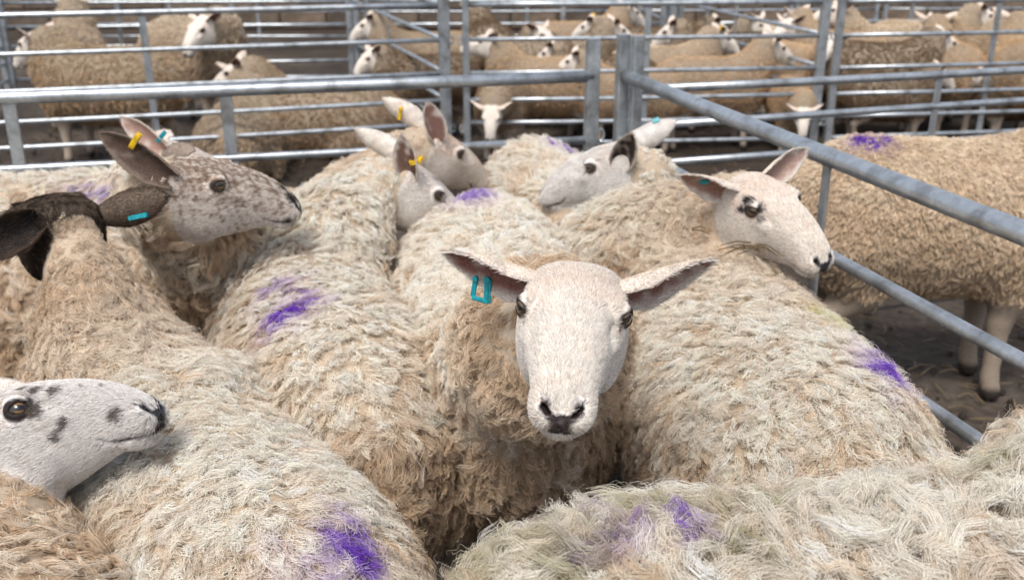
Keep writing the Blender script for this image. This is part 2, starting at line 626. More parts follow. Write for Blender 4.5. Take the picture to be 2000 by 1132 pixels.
def face_colour(q, st):
    """q head-local; st: dict(base, nose, lid, spots, speckle ...). returns rgb + roughness"""
    n = len(q)
    nA, nB = SineNoise(st.get('nsc', .035), 1, 9, st.get('seed', 1)), SineNoise(.009, 1, 12, st.get('seed', 1) + 5)
    base = np.array(st.get('base', (.80, .75, .69))) * .93
    col = np.tile(base, (n, 1))
    pink = np.array(st.get('pink', (.74, .58, .48)))
    na = nA(q)[:, 0]; nb = nB(q)[:, 0]
    warm = np.clip(np.exp(-((q[:, 0] - .06) / .05) ** 2) * .55 * (q[:, 2] > 0) + .18 * na, 0, 1) * st.get('warm', .6)
    col = col * (1 - warm[:, None]) + pink * warm[:, None]
    if 'speckle' in st:
        amt, sc = st['speckle']
        m = np.clip((na * .55 + nb * .6 + st.get('bias', 0) + .5 * (q[:, 2] - .0) / .05) * 1.6, 0, 1) * amt
        col = col * (1 - m[:, None]) + np.array(sc) * m[:, None]
    if st.get('spots'):
        m = spots(q + .003 * nb[:, None], st['spots'])
        col = col * (1 - m[:, None]) + np.array(st.get('spotcol', (.05, .04, .035))) * m[:, None]
    ex = q * np.array([1, 1, 1]); ex[:, 1] = np.abs(ex[:, 1])
    de = np.linalg.norm((ex - EYE_C - np.array([.002, .010, 0])) / np.array([1.25, 1.2, .9]), axis=1)
    m = np.clip((st.get('lidr', .0175) - de) / .004, 0, 1)
    col = col * (1 - m[:, None]) + np.array(st.get('lid', (.045, .03, .022))) * m[:, None]
    a0, a1 = np.array([.112, .058, .0135]), np.array(st.get('tear', (.138, .049, -.003)))
    tt = np.clip(((ex - a0) @ (a1 - a0)) / ((a1 - a0) @ (a1 - a0)), 0, 1)
    dl = np.linalg.norm(ex - a0 - tt[:, None] * (a1 - a0), axis=1) + .0012 * nb
    tm = np.clip((.0046 - .0022 * tt - dl) / .0022, 0, 1) * st.get('tearamt', .75)
    col = col * (1 - tm[:, None]) + np.array((.16, .105, .075)) * tm[:, None]
    # the bare nose: a Y between the nostrils
    v = np.abs(q[:, 1]); u = q[:, 0]; w = q[:, 2]
    y = np.maximum.reduce([
        np.clip(1.15 - np.abs((w + .024 + (.0165 - v) * .85)) / .0080, 0, 1) * (v < .025),
        np.clip(1.5 - v / .0110, 0, 1) * (w < -.025),
        np.clip(1.15 - np.hypot((v - .018) / .0075, (w + .018) / .0085), 0, 1)]) * np.clip((u - .236) / .012, 0, 1) * (w > -.056)
    y = np.clip(y * 1.5 + .12 * nb * (y > .05), 0, 1)
    nc = np.array(st.get('nose', (.035, .026, .026)))
    col = col * (1 - y[:, None]) + nc * y[:, None]
    # mouth line and shade of the lips
    wm = -.0525 + .012 * np.clip((.215 - u) / .03, 0, 1)
    mm = np.exp(-((w - wm) / .0034) ** 2) * np.clip((u - .19) / .02, 0, 1) * .9
    lip = np.clip(1 - np.abs(w - wm) / .013, 0, 1) * np.clip((u - .235) / .02, 0, 1) * st.get('lip', .55) * np.clip(.6 + nb, 0, 1)
    mm = np.maximum(mm, lip)
    col = col * (1 - mm[:, None]) + np.array((.07, .045, .045)) * mm[:, None]
    col = col * (1 + .05 * nb[:, None])
    rough = .75 - .38 * y
    bare = np.maximum(np.maximum(y, m), np.clip(mm * 1.5 - .3, 0, 1))
    return np.concatenate([np.clip(col, .01, .95), rough[:, None]], 1), bare


# ------------------------------------------------------------------ hair
def curves_obj(name, P, rad, col, mat, parent):
    """P (N,K,3), rad (N,K), col (N,3)"""
    N, K = P.shape[:2]
    cu = bpy.data.hair_curves.new(name)
    cu.add_curves([K] * N)
    cu.attributes['position'].data.foreach_set('vector', P.astype(np.float32).ravel())
    ra = cu.attributes.get('radius') or cu.attributes.new('radius', 'FLOAT', 'POINT')
    ra.data.foreach_set('value', rad.astype(np.float32).ravel())
    ca = cu.attributes.new('col', 'FLOAT_COLOR', 'CURVE')
    ca.data.foreach_set('color', np.concatenate([col, np.ones((N, 1))], 1).astype(np.float32).ravel())
    cu.materials.append(mat)
    return link(bpy.data.objects.new(name, cu), parent)


def sample(V, N, Q, wq, n, rng):
    p0, p1, p2, p3 = (V[Q[:, i]] for i in range(4))
    area = .5 * np.linalg.norm(np.cross(p2 - p0, p3 - p1), axis=1) * wq
    cdf = np.cumsum(area); cdf /= cdf[-1]
    f = np.searchsorted(cdf, (np.arange(n) + rng.uniform(0, 1, n)) / n)
    f = np.minimum(f, len(Q) - 1)
    a, b = rng.uniform(0, 1, (2, n, 1))
    W = [(1 - a) * (1 - b), a * (1 - b), a * b, (1 - a) * b]
    pos = sum(w * V[Q[f, i]] for i, w in enumerate(W))
    nor = nz(sum(w * N[Q[f, i]] for i, w in enumerate(W)))
    return pos, nor, f


def wool(s, wq, st, parent, marks=(), stains=(), seed=0, mat=None, name='fleece'):
    rng = np.random.default_rng(seed + 11)
    nl, kh = st['locks'], st['hairs']
    K = st.get('pts', 8)
    p, n, f = sample(s.V, s.N, s.Q, wq, nl, rng)
    hd = np.linalg.norm((s.hl(p) - np.array([.03, 0, -.02])) * s.hs, axis=1)
    nearh = np.clip((.19 - hd) / .09, 0, 1)
    T = np.clip((n[:, 2] - .30) / .45, 0, 1)
    L = st['len'] * rng.uniform(.7, 1.3, nl) * (1 - st.get('headshort', .55) * nearh) * (1 - st.get('topshort', .22) * T)
    # flow: tailwards, down the flank, with eddies
    fl = np.array([st.get('tailward', -.7), 0, -st.get('down', .9)]) + SineNoise(st.get('eddy', .16), 3, 8, seed + 1)(p) * st.get('swirl', .7) \
        + SineNoise(.045, 3, 10, seed + 2)(p) * st.get('mess', .45) + rng.normal(size=(nl, 3)) * st.get('rand', .25)
    fl = fl * (1 - nearh[:, None]) + (-s.un - .5 * s.wn + .3 * rng.normal(size=(nl, 3))) * nearh[:, None]
    t = nz(fl - n * np.sum(fl * n, 1, keepdims=True))
    b = np.cross(n, t)
    lift = st.get('lift', .45) * rng.uniform(.5, 1.5, nl) * (1 - .45 * nearh)
    amp = st.get('crimp', .0035) * rng.uniform(.5, 1.5, nl) * (1 - .35 * T)
    wav = st.get('waves', 3.) * rng.uniform(.8, 1.25, nl)
    ph = rng.uniform(0, 6.28, nl)
    curl = st.get('curl', .25) * rng.normal(size=nl)
    sg = np.linspace(0, 1, K)
    # locks gather into bigger tufts with partings between them
    tk = st.get('tuft', .55)
    npar = max(10, int(nl / st.get('pertuft', 9)))
    par = rng.permutation(nl)[:npar]
    best = np.empty(nl, int)
    for a in range(0, nl, 4000):
        d2 = -2 * p[a:a + 4000] @ p[par].T + (p[par] ** 2).sum(1)[None, :]
        best[a:a + 4000] = par[np.argmin(d2, 1)]
    tgt = p[best] + t[best] * (L[best] * .62)[:, None] - (p + t * (L * .62)[:, None])
    pull = tgt * (tk * np.clip(.028 / (np.linalg.norm(tgt, axis=1) + 1e-6), 0, 1))[:, None]
    # per hair
    li = np.repeat(np.arange(nl), kh)
    H = len(li)
    rr = st['spread'] * np.sqrt(rng.uniform(0, 1, H)) ; an = rng.uniform(0, 6.28, H)
    off = t[li] * (rr * np.cos(an))[:, None] + b[li] * (rr * np.sin(an))[:, None]
    loose = rng.uniform(0, 1, H) < st.get('stray', .12)
    cl = np.where(loose, rng.uniform(-.5, .3, H), (st.get('clump', .9) * (1 - T) + st.get('clumptop', .55) * T)[li] * rng.uniform(.75, 1.1, H))
    hl = L[li] * rng.uniform(.75, 1.1, H) * np.where(loose, rng.uniform(.7, 1.35, H), 1)
    P = np.empty((H, K, 3))
    lf = lift[li]
    jit = rng.normal(size=(H, 3)) * (st.get('fuzz', .004) * (.5 + .5 * T))[li][:, None]
    phh = ph[li] + rng.normal(size=H) * np.where(loose, 1.2, .15)
    for k, q in enumerate(sg):
        th = curl[li] * q * q
        rise = hl * (lf * (1 - (1 - q) ** 2) * .8 + .22 * q * (1 - q)) * (1 - .25 * q)
        run = hl * (q * (1 - .35 * lf) )
        cr = amp[li] * min(1, q * 2.2) * np.sin(wav[li] * q * 6.283 + phh)
        cr2 = amp[li] * .7 * min(1, q * 2.2) * np.cos(wav[li] * q * 6.283 + phh)
        ct, s_t = np.cos(th), np.sin(th)
        P[:, k] = p[li] + off * (1 - cl * q ** .8)[:, None] \
            + t[li] * (run * ct)[:, None] + b[li] * (run * s_t + cr)[:, None] \
            + n[li] * (rise + cr2 - st.get('sink', .008) * (1 - q))[:, None] + jit * (q * q) + pull[li] * q ** 1.3
    r0 = st.get('rad', .00055)
    rad = r0 * (1 - .55 * sg)[None, :] * rng.uniform(.7, 1.3, (H, 1)) * np.where(loose, .6, 1)[:, None]
    # colour
    pr = P[:, K // 2]
    c0, c1 = np.array(st['col']), np.array(st['col2'])
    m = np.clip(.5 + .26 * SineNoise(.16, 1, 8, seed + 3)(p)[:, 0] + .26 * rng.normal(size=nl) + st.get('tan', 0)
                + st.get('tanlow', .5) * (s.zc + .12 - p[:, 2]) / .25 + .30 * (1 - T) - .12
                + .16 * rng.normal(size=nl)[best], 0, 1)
    if 'tanneck' in st:
        q = s.hl(p)
        m = np.clip(m + st['tanneck'] * np.clip((.40 - np.linalg.norm(q, axis=1)) / .25, 0, 1), 0, 1)
    col = (c0 * (1 - m[:, None]) + c1 * m[:, None]) * (1 + .10 * rng.normal(size=(nl, 1)))
    col = col[li] * (1 + .07 * rng.normal(size=(H, 1)))
    for (c, r, cc, dens) in list(stains) + list(marks):
        c = np.asarray(c); r = np.asarray(r, float) if np.ndim(r) else np.array([r, r, r], float)
        e = np.linalg.norm((pr - c) / r, axis=1) + .30 * SineNoise(.05, 1, 9, seed + 9)(p)[li, 0] + .05 * rng.normal(size=H)
        a = np.clip((1.05 - e) * 1.5, 0, 1) * dens
        a = np.maximum(a, np.clip((1.55 - e) * .45, 0, .22) * dens)
        col = col * (1 - a[:, None]) + np.array(cc) * a[:, None]
    return curves_obj(name, P, rad, np.clip(col, .005, .9), mat or M_WOOL, parent)


def fur(s, V, N, Q, wq, n, dirf, colf, parent, length=.008, rad=.00030, seed=0, name='face_hair', lift=.30, mat=None):
    rng = np.random.default_rng(seed + 77)
    p, nr, f = sample(V, N, Q, wq, n, rng)
    d = dirf(p) + rng.normal(size=p.shape) * .22
    t = nz(d - nr * np.sum(d * nr, 1, keepdims=True))
    L = length * rng.uniform(.6, 1.3, n)
    P = np.stack([p - nr * .001, p + t * (L * .5)[:, None] + nr * (L * lift * .45)[:, None], p + t * L[:, None] + nr * (L * lift * .62)[:, None]], 1)
    R = rad * rng.uniform(.7, 1.3, (n, 1)) * np.array([[1, .85, .35]])
    col = (colf(p, f) if colf.__code__.co_argcount == 2 else colf(p)) * (1 + .13 * rng.normal(size=(n, 1))) * np.where(rng.uniform(size=(n, 1)) < .05, .55, 1)
    return curves_obj(name, P, R, np.clip(col, .005, .92), mat or M_FUR, parent)


# ------------------------------------------------------------------ ears, eyes, tags
def ear_geo(L, W, roll0, roll1, bend=.15, na=26, nb=17, th=.0028):
    """leaf in its own frame: x length, y width, z the side it opens to. Returns V, F, inner mask, and a sampler"""
    a = np.linspace(0, 1, na); b = np.linspace(-1, 1, nb)
    prof = np.interp(a, [0, .12, .3, .5, .7, .85, .94, 1], [.52, .70, .94, 1.0, .86, .58, .32, .03])
    Phi = np.interp(a, [0, .3, .7, 1], [roll0, roll0 * .72 + roll1 * .28, roll1, roll1 * .7])

    def pt(ai, bi, o):
        w = np.interp(ai, a, prof) * W / 2; ph = np.interp(ai, a, Phi)
        R = w / ph * (1.0 if True else 1)
        R = w / np.maximum(np.sin(np.minimum(ph, 1.5)), .3)
        an = bi * ph
        return np.array([ai * L, (R - o) * np.sin(an), R - (R - o) * np.cos(an) + bend * L * ai * ai * .5 - .10 * L * ai])
    V = []
    for o in (0, th):
        for ai in a:
            for bi in b:
                oo = o * (1 - abs(bi) ** 4 * .8) * min(1, (1 - ai) * 8 + .1)
                V.append(pt(ai, bi, oo))
    V = np.array(V); n1 = na * nb
    F = []
    for i in range(na - 1):
        for j in range(nb - 1):
            q = (i * nb + j, i * nb + j + 1, (i + 1) * nb + j + 1, (i + 1) * nb + j)
            F.append(q); F.append(tuple(x + n1 for x in q[::-1]))
    for i in range(na - 1):
        for j in (0, nb - 1):
            q = (i * nb + j, (i + 1) * nb + j, (i + 1) * nb + j + n1, i * nb + j + n1)
            F.append(q if j == 0 else q[::-1])
    for i in (0, na - 1):
        for j in range(nb - 1):
            q = (i * nb + j, i * nb + j + 1, i * nb + j + 1 + n1, i * nb + j + n1)
            F.append(q[::-1] if i == 0 else q)
    inner = np.concatenate([np.zeros(n1, bool), np.ones(n1, bool)])
    return V, np.array(F)[:, ::-1], inner, pt


def add_ear(s, root, side, spec, st, dense, seed):
    """spec: base (u,v,w), dir and open vectors in head frame or world ('W'), length, width"""
    L, W = spec.get('L', .135) * s.hs, spec.get('W', .062) * s.hs
    V, F, inner, pt = ear_geo(L, W, spec.get('roll0', 1.9), spec.get('roll1', .95), spec.get('bend', .15))
    base = s.from_hl(np.array(spec.get('base', (.012, .050, .030))) * np.array([1, side, 1]))
    if 'dirW' in spec:
        ex = nz(np.asarray(spec['dirW'], float)) @ s.R; op = nz(np.asarray(spec['openW'], float)) @ s.R
    else:
        h = lambda v: v[0] * s.un + side * v[1] * s.vn + v[2] * s.wn
        ex = nz(h(spec.get('dir', (-.35, 1, .15)))); op = nz(h(spec.get('open', (1, .2, -.3))))
    ez = nz(op - ex * (op @ ex)); ey = np.cross(ez, ex)
    B = np.stack([ex, ey, ez], 0)
    Vw = base + (V - np.array([.012, 0, 0])) @ B
    ax = V[:, 0] / L
    out = np.array(spec.get('out', st.get('ear_out', (.74, .68, .62))))
    inn = np.array(spec.get('inn', st.get('ear_in', (.30, .17, .14)))) * .75
    nn = SineNoise(.03, 1, 8, seed)(V)[:, 0]
    yy = np.abs(np.tile(np.linspace(-1, 1, 17), len(V) // 17))
    deep = np.clip((1.30 - ax * .85 + .3 * nn) * 1.3, 0, 1) * np.clip((.98 - yy + .06 * nn) * 2.6, 0, 1)
    cin = out * .85 * (1 - deep[:, None]) + inn * deep[:, None]
    col = np.where(inner[:, None], cin, out * (1 + .1 * nn[:, None]))
    col = np.concatenate([np.clip(col, .01, .9), np.full((len(V), 1), .8)], 1)
    e = mesh_obj('ear', Vw, F, M_SKIN if dense else M_SKINC, root, True, col)
    # hair of the ear
    if dense:
        Nv = np.zeros_like(Vw)
        fn = np.cross(Vw[F[:, 2]] - Vw[F[:, 0]], Vw[F[:, 3]] - Vw[F[:, 1]])
        for i in range(4):
            np.add.at(Nv, F[:, i], fn)
        Nv = nz(Nv)
        from_v = lambda p: np.tile(ex, (len(p), 1))
        fcol = col[F].mean(1)[:, :3]
        colf = lambda p, f: fcol[f]
        wq = np.where(inner[F].all(1), .45, 1.)
        fur(s, Vw, Nv, F, wq, int(dense), from_v, colf, e, .0075 * spec.get('hair', 1), .00030, seed, 'ear_hair', .35)
    return e, (lambda a, b, o=0.: base + (pt(a, b, 0) + np.array([-.012, 0, o])) @ B), B


def ear_tag(ear, at, B, kind, mat, a, b, turn=0., inside=1):
    """strip: a strap lying on the ear; loop: a strap bent round the ear's edge; flag: a hanging open loop"""
    mb = MB()
    p = at(a, b)
    ex, ey, ez = B
    ez = ez * inside
    c, s_ = math.cos(turn), math.sin(turn)
    dx = ex * c + ey * s_; dy = -ex * s_ + ey * c
    if kind == 'strip':
        mb.bar(p - dx * .017 + ez * .006, p + dx * .017 + ez * .006, .0085, .0026, dy, .0008)
        mb.tube([p - ez * .004 + dx * .0135, p + ez * .009 + dx * .0135], .0048, 10)
        mb.tube([p - ez * .004 - dx * .0135, p + ez * .009 - dx * .0135], .0036, 10)
    elif kind == 'loop':
        # U-shaped strap round the edge
        pts = []
        for t in np.linspace(0, 1, 13):
            an = math.pi * t
            pts.append(p + dy * (.007 + .008 * math.sin(an)) + ez * (.009 * math.cos(an)))
        pts = [p - dy * .016 + ez * .009] + pts + [p - dy * .016 - ez * .009]
        for q0, q1 in zip(pts[:-1], pts[1:]):
            mb.bar(q0 - (q1 - q0) * .04, q1 + (q1 - q0) * .04, .0105, .0026, dx, .0006)
        mb.tube([p - dy * .011 + ez * .0115, p - dy * .011 - ez * .0115], .0046, 10)
    elif kind == 'flag':
        dn = nz(np.array([.0, .0, -1.]) + ez * .25); dx = nz(ex - dn * (ex @ dn)); dx = dx if dx @ ex > 0 else -dx
        ez = np.cross(dx, dn); ez = ez if ez @ B[2] > 0 else -ez
        p = p + B[2] * .006
        l = .031
        mb.bar(p - dx * .0085, p - dx * .0090 + dn * l, .0098, .0040, dx, .0010)
        mb.bar(p + dx * .0085, p + dx * .0110 + dn * (l - .006), .0068, .0040, dx, .0010)
        mb.bar(p - dx * .011 + dn * (l - .001), p + dx * .012 + dn * (l - .005), .0060, .0060, dn, .0012)
        mb.tube([p - dx * .0075 - ez * .006, p - dx * .0075 + ez * .006], .0044, 10)
        mb.tube([p + dx * .0085 - ez * .006, p + dx * .0085 + ez * .006], .0036, 10)
        mb.bar(p - dx * .009 + dn * l * .30 + ez * .0021, p - dx * .0085 + dn * l * .9 + ez * .0021, .0030, .0016, dx, .0005)
    elif kind == 'stud':
        mb.bar(p - dx * .009 + ez * .005, p + dx * .009 + ez * .005, .013, .004, dy, .001)
        mb.tube([p - ez * .006, p + ez * .008], .0042, 10)
    o = mb.build('ear_tag', mat, ear)
    return o


def eyeball(s, root, side, shared={}):
    if 'm' not in shared:
        V, F = [], []
        nu, nv = 20, 12
        for i in range(nv + 1):
            th = math.pi * i / nv
            for j in range(nu):
                V.append((EYE_R * math.sin(th) * math.cos(6.2832 * j / nu), EYE_R * math.sin(th) * math.sin(6.2832 * j / nu), EYE_R * math.cos(th)))
        for i in range(nv):
            for j in range(nu):
                F.append((i * nu + j, (i + 1) * nu + j, (i + 1) * nu + (j + 1) % nu, i * nu + (j + 1) % nu))
        o = mesh_obj('eye', V, F, M_EYE)
        shared['m'] = o.data
        bpy.data.objects.remove(o)
    o = link(bpy.data.objects.new('eye', shared['m']), root)
    z = nz(s.un * .58 + s.vn * side * .80 + s.wn * .22)
    x = nz(s.un - z * (s.un @ z)); y = np.cross(z, x)
    M = Matrix(((x[0], y[0], z[0], 0), (x[1], y[1], z[1], 0), (x[2], y[2], z[2], 0), (0, 0, 0, 1)))
    p = s.from_hl((EYE_C - np.array([.001, .0020, .001])) * np.array([1, side, 1]))
    o.matrix_local = Matrix.Translation(Vector(p)) @ M @ Matrix.Scale(s.hs, 4)
    return o


def build_sheep(s, label, group, wst, fst, ears, seed, marks=(), stains=(), fine=.0045, facehair=22000, fn=None, hair_ear=3500, coarse=.024):
    root = empty('sheep', tuple(s.loc), s.h)
    tag(root, label, 'sheep', group)
    V, Q = s.mesh(coarse, fine)
    fm, q = s.face_mask(V, fst.get('back', 0.))
    fc, bare = face_colour(q, fst)
    col = np.tile(np.array(list(np.array(wst['col']) * .10 + np.array(wst['col2']) * .62) + [.9]), (len(V), 1))
    if s.legs:
        ld = s.legd(V)
        lm = (ld < .012) & (V[:, 2] < s.zc * .62)
        lc = np.array(list(fst.get('leg', (.50, .44, .38))) + [.8])
        hoof = V[:, 2] < .04
        col = np.where(lm[:, None], lc, col)
        col = np.where((lm & hoof)[:, None], np.array([.05, .04, .035, .6]), col)
    else:
        lm = np.zeros(len(V), bool)
    col[fm] = fc[fm]
    body = mesh_obj('body', V, Q, M_SKIN, root, True, col)
    fq = fm[Q].any(1)
    wq = np.where(fq, 0., 1.) * np.where(V[Q[:, 0], 2] < s.zc - .10, .35, 1.) * np.where(lm[Q].any(1), 0, 1.)
    mk = [(s.hit(px, py), np.asarray(r) * .95 + .013, (.22, .085, .56) if c is None else c, dn) for (px, py, r, c, dn) in marks]
    sn = [(s.hit(px, py), np.asarray(r) + .018, c, dn) for (px, py, r, c, dn) in stains]
    wool(s, wq, wst, root, mk, sn, seed)
    # short hair of the face
    bq = bare[Q].max(1)
    ed = np.minimum(np.linalg.norm(q - EYE_C, axis=1), np.linalg.norm(q - EYE_C * np.array([1, -1, 1]), axis=1))
    wf = np.where(fm[Q].all(1), 1., 0.) * np.where(bq > .5, .12, 1.) * np.where(ed[Q].min(1) < .0195, 0, 1)
    def dirf(p):
        h = s.hl(p)
        return -s.un + (np.sign(h[:, 1]) * np.clip(np.abs(h[:, 1]) / .05, 0, 1) * .5)[:, None] * s.vn - .35 * s.wn * np.clip(-h[:, 2:3] / .04, 0, 1)
    fur(s, V, s.N, Q, wf, facehair, dirf, lambda p: face_colour(s.hl(p), fst)[0][:, :3], root, fst.get('hair', .0075) * s.hs, .00030, seed)
    for sd_ in (1, -1):
        eyeball(s, root, sd_)
    for side, spec in ears.items():
        e, at, B = add_ear(s, root, side, spec, fst, hair_ear, seed + side)
        for (k, m_, a, b, tn, ins) in spec.get('tags', ()):
            ear_tag(e, at, B, k, m_, a, b, tn, ins)
    return root

#__SCENE__
# ------------------------------------------------------------------ ground and yard
def ground_mat():
    m, n, l, b = new_mat('yard_concrete')
    tc = n.new('ShaderNodeTexCoord')
    a = n.new('ShaderNodeTexNoise'); a.inputs['Scale'].default_value = 1.1; a.inputs['Detail'].default_value = 9; a.inputs['Roughness'].default_value = .65
    c = n.new('ShaderNodeTexNoise'); c.inputs['Scale'].default_value = 26; c.inputs['Detail'].default_value = 8
    for x in (a, c): l.new(tc.outputs['Object'], x.inputs['Vector'])
    r = ramp(n, [(0.30, (.026, .019, .014)), (0.48, (.062, .047, .036)), (0.68, (.115, .094, .076))])
    l.new(a.outputs[0], r.inputs[0])
    r2 = ramp(n, [(0.3, (.55, .52, .5)), (0.65, (1.1, 1.1, 1.1))])
    l.new(c.outputs[0], r2.inputs[0])
    mx = n.new('ShaderNodeMix'); mx.data_type = 'RGBA'; mx.blend_type = 'MULTIPLY'; mx.inputs[0].default_value = 1
    l.new(r.outputs[0], mx.inputs[6]); l.new(r2.outputs[0], mx.inputs[7]); l.new(mx.outputs[2], b.inputs['Base Color'])
    rr = n.new('ShaderNodeMapRange'); rr.inputs[3].default_value = .7; rr.inputs[4].default_value = .95; b.inputs['Specular IOR Level'].default_value = .25
    l.new(a.outputs[0], rr.inputs[0]); l.new(rr.outputs[0], b.inputs['Roughness'])
    bp = n.new('ShaderNodeBump'); bp.inputs['Strength'].default_value = .6; bp.inputs['Distance'].default_value = .012
    l.new(c.outputs[0], bp.inputs['Height']); l.new(bp.outputs[0], b.inputs['Normal'])
    return m


gv, gf = [], []
gx = np.concatenate([[-150, -40], np.linspace(-8, 8, 81), [40, 150]]); gy = np.concatenate([[-30, -4], np.linspace(0, 16, 81), [40, 200]])
for y in gy:
    for x in gx:
        near_ = abs(x) < 9 and -1 < y < 17
        gv.append((x, y, (.006 * math.sin(x * 2.1 + math.sin(y * 1.7)) + .005 * math.sin(y * 3.3 + x)) - .008 if near_ else -.008))
for j in range(len(gy) - 1):
    for i in range(len(gx) - 1):
        k = j * len(gx) + i
        gf.append((k, k + 1, k + 1 + len(gx), k + len(gx)))
tag(mesh_obj('ground', gv, gf, ground_mat()), kind='structure')

def litter(x0, x1, y0, y1, n, m, seed):
    rg = random.Random(seed)
    mb = MB()
    for k in range(n):
        x, y = rg.uniform(x0, x1), rg.uniform(y0, y1)
        a, l = rg.uniform(0, 6.28), rg.uniform(.03, .11)
        d = Vector((math.cos(a), math.sin(a), 0)); o = Vector((x, y, .012))
        mb.tube([o, o + d * l * .5 + Vector((0, 0, rg.uniform(.0, .012))), o + d * l], [.0022, .0024, .0015], 4)
    tag(mb.build('straw_litter', plastic('litter_straw', (.22, .16, .09)), None), kind='stuff')
    mb = MB()
    for k in range(n):
        x, y = rg.uniform(x0, x1), rg.uniform(y0, y1)
        r = rg.uniform(.005, .016)
        mb.tube([(x, y, .0), (x + r * .2, y, r * .7), (x + r * .3, y + r * .2, r * 1.1)], [r, r * .85, r * .25], 6)
    tag(mb.build('droppings', plastic('droppings_dark', (.035, .026, .017)), None), kind='stuff')


litter(.3, 2.6, 1.6, 3.5, 420, None, 3)
litter(-3.2, 2.5, 5.2, 8.0, 700, None, 5)
# ------------------------------------------------------------------ hurdles
STD = [(.93, .0155), (.743, .0125), (.561, .0125), (.412, .0125), (.282, .0125), (.154, .0125)]


def hurdle(label, p0, p1, rails=STD, ups=(.5,), ends=(True, True), postz=1.03, upw=.036, endw=.044, group='galvanised hurdles of the sheep pens', detail=True, endcap=0.):
    p0, p1 = np.array([*p0, 0.]), np.array([*p1, 0.])
    d = p1 - p0
    Lh = np.linalg.norm(d); d = d / Lh
    nrm = np.array([-d[1], d[0], 0])
    root = empty('pen_hurdle', tuple(p0), math.atan2(d[1], d[0]))
    tag(root, label, 'hurdle', group)
    seg = 12 if detail else 8
    for z, r in rails:
        mb = MB()
        n = max(2, int(Lh / .5))
        # very slight sag, as used hurdles have
        pts = [(Lh * t, .004 * math.sin(3.1 * t + z * 9), z - .004 * math.sin(math.pi * t) * (1 + math.sin(z * 31))) for t in np.linspace(0, 1, n + 1)]
        mb.tube(pts, r, seg)
        o = mb.build('rail', M_GALV, root, True)
    zt = rails[0][0] - rails[0][1] * .6
    zb = rails[-1][0] - .03
    for u in ups:
        mb = MB()
        mb.bar((Lh * u, 0, zb), (Lh * u, 0, zt), upw, .008, (1, 0, 0))
        # weld fillets where it meets the rails
        if detail:
            for z, r in rails[:3]:
                mb.tube([(Lh * u - upw * .5, 0, z - r - .004), (Lh * u + upw * .5, 0, z - r - .004)], .0045, 6)
        mb.build('upright', M_GALV, root)
    for k, e in enumerate(ends):
        if not e: continue
        mb = MB()
        x = 0 if k == 0 else Lh
        w = e if not isinstance(e, bool) else endw
        mb.bar((x, 0, -.005), (x, 0, postz), w, w, (1, 0, 0), .003)
        o = mb.build('end_post', M_GALV, root)
        if detail:
            sx = 1 if k else -1
            for z in (rails[0][0] - .19, .25):
                mh = MB()
                ring = [(x + sx * (w * .5 + .012 + .012 * math.cos(t)), .0, z + .020 * math.sin(t)) for t in np.linspace(0, 2 * math.pi, 13)]
                mh.tube(ring, .0045, 6, False)
                mh.build('coupling_ring', M_GALV, root)
    return root


DF = .48
crn = np.array([.7246, 6.627]) * DF
f1d = nz(np.array([3.479, .80]))
# back of the near pen
pe = np.array([.526, 6.59]) * DF
pa = np.array([-2.953, 5.79]) * DF
hurdle('galvanised hurdle closing the back of the crowded front pen', pe - f1d * 2.44, pe,
       [(.92, .0185), (.718, .0120), (.54, .0125), (.38, .0125), (.24, .0125), (.12, .0125)],
       (1 - 1.115 / 2.44, 1 - 1.70 / 2.44), (True, .040), 1.035, .036)
# its right side, running towards the viewer
sdv = nz(np.array([.996, -3.428]))
s_len = 2.62
hurdle('galvanised hurdle slanting down the right side of the front pen', crn, crn + sdv * s_len,
       [(.92, .0200), (.712, .0140), (.53, .0140), (.37, .0140), (.23, .0140), (.12, .0140)], (1.155 / s_len,), (.036, True), 1.045, .026)
# hurdle beyond the single shorn sheep
ra = np.array([.388, 3.14]); rb = np.array([1.835, 3.61]); rd = nz(rb - ra)
hurdle('galvanised hurdle behind the lone tan sheep at right', ra, ra + rd * 2.75,
       [(.88, .0140), (.763, .0120), (.641, .0120), (.46, .0120), (.27, .0120), (.08, .0130)], (.42,), (.034, True), 1.045, .028)
# second row of pens
A0, A1 = np.array([-2.50, 5.02]), np.array([-.375, 5.62])
d2 = nz(A1 - A0)
hurdle('galvanised hurdle in front of the lying sheep at left', A1 - d2 * 3.05, A1, STD, (.49, ), (True, .058), 1.10)
B0, B1 = np.array([-.255, 5.63]), np.array([1.775, 5.83])
hurdle('galvanised hurdle in front of the middle pen of lambs', B0, B1, STD, (.50,), (.036, .050), 1.10)
E0, E1 = np.array([1.865, 5.83]), np.array([3.05, 6.02])
hurdle('galvanised hurdle in front of the right hand pen of lambs', E0, E0 + nz(E1 - E0) * 2.44, STD, (.40,), (.040, True), 1.10)
hurdle('galvanised hurdle in front of the pen at far left', A1 - d2 * 3.15 - nz(np.array([1., .25])) * 2.0, A1 - d2 * 3.15, STD, (.5,), (True, True), 1.10)
# sides between the second row of pens
hurdle('side hurdle between the pale sheep pen and the middle lambs', (-.40, 5.70), (-1.24, 8.15), STD, (.52,), (False, True), 1.10)
hurdle('side hurdle between the middle lambs and right hand lambs', (1.79, 5.92), (1.29, 8.2), STD, (.5,), (False, True), 1.10)
hurdle('side hurdle at the left edge of the pale sheep pen', (-3.35, 5.0), (-4.02, 8.0), STD, (.5,), (False, True), 1.10)
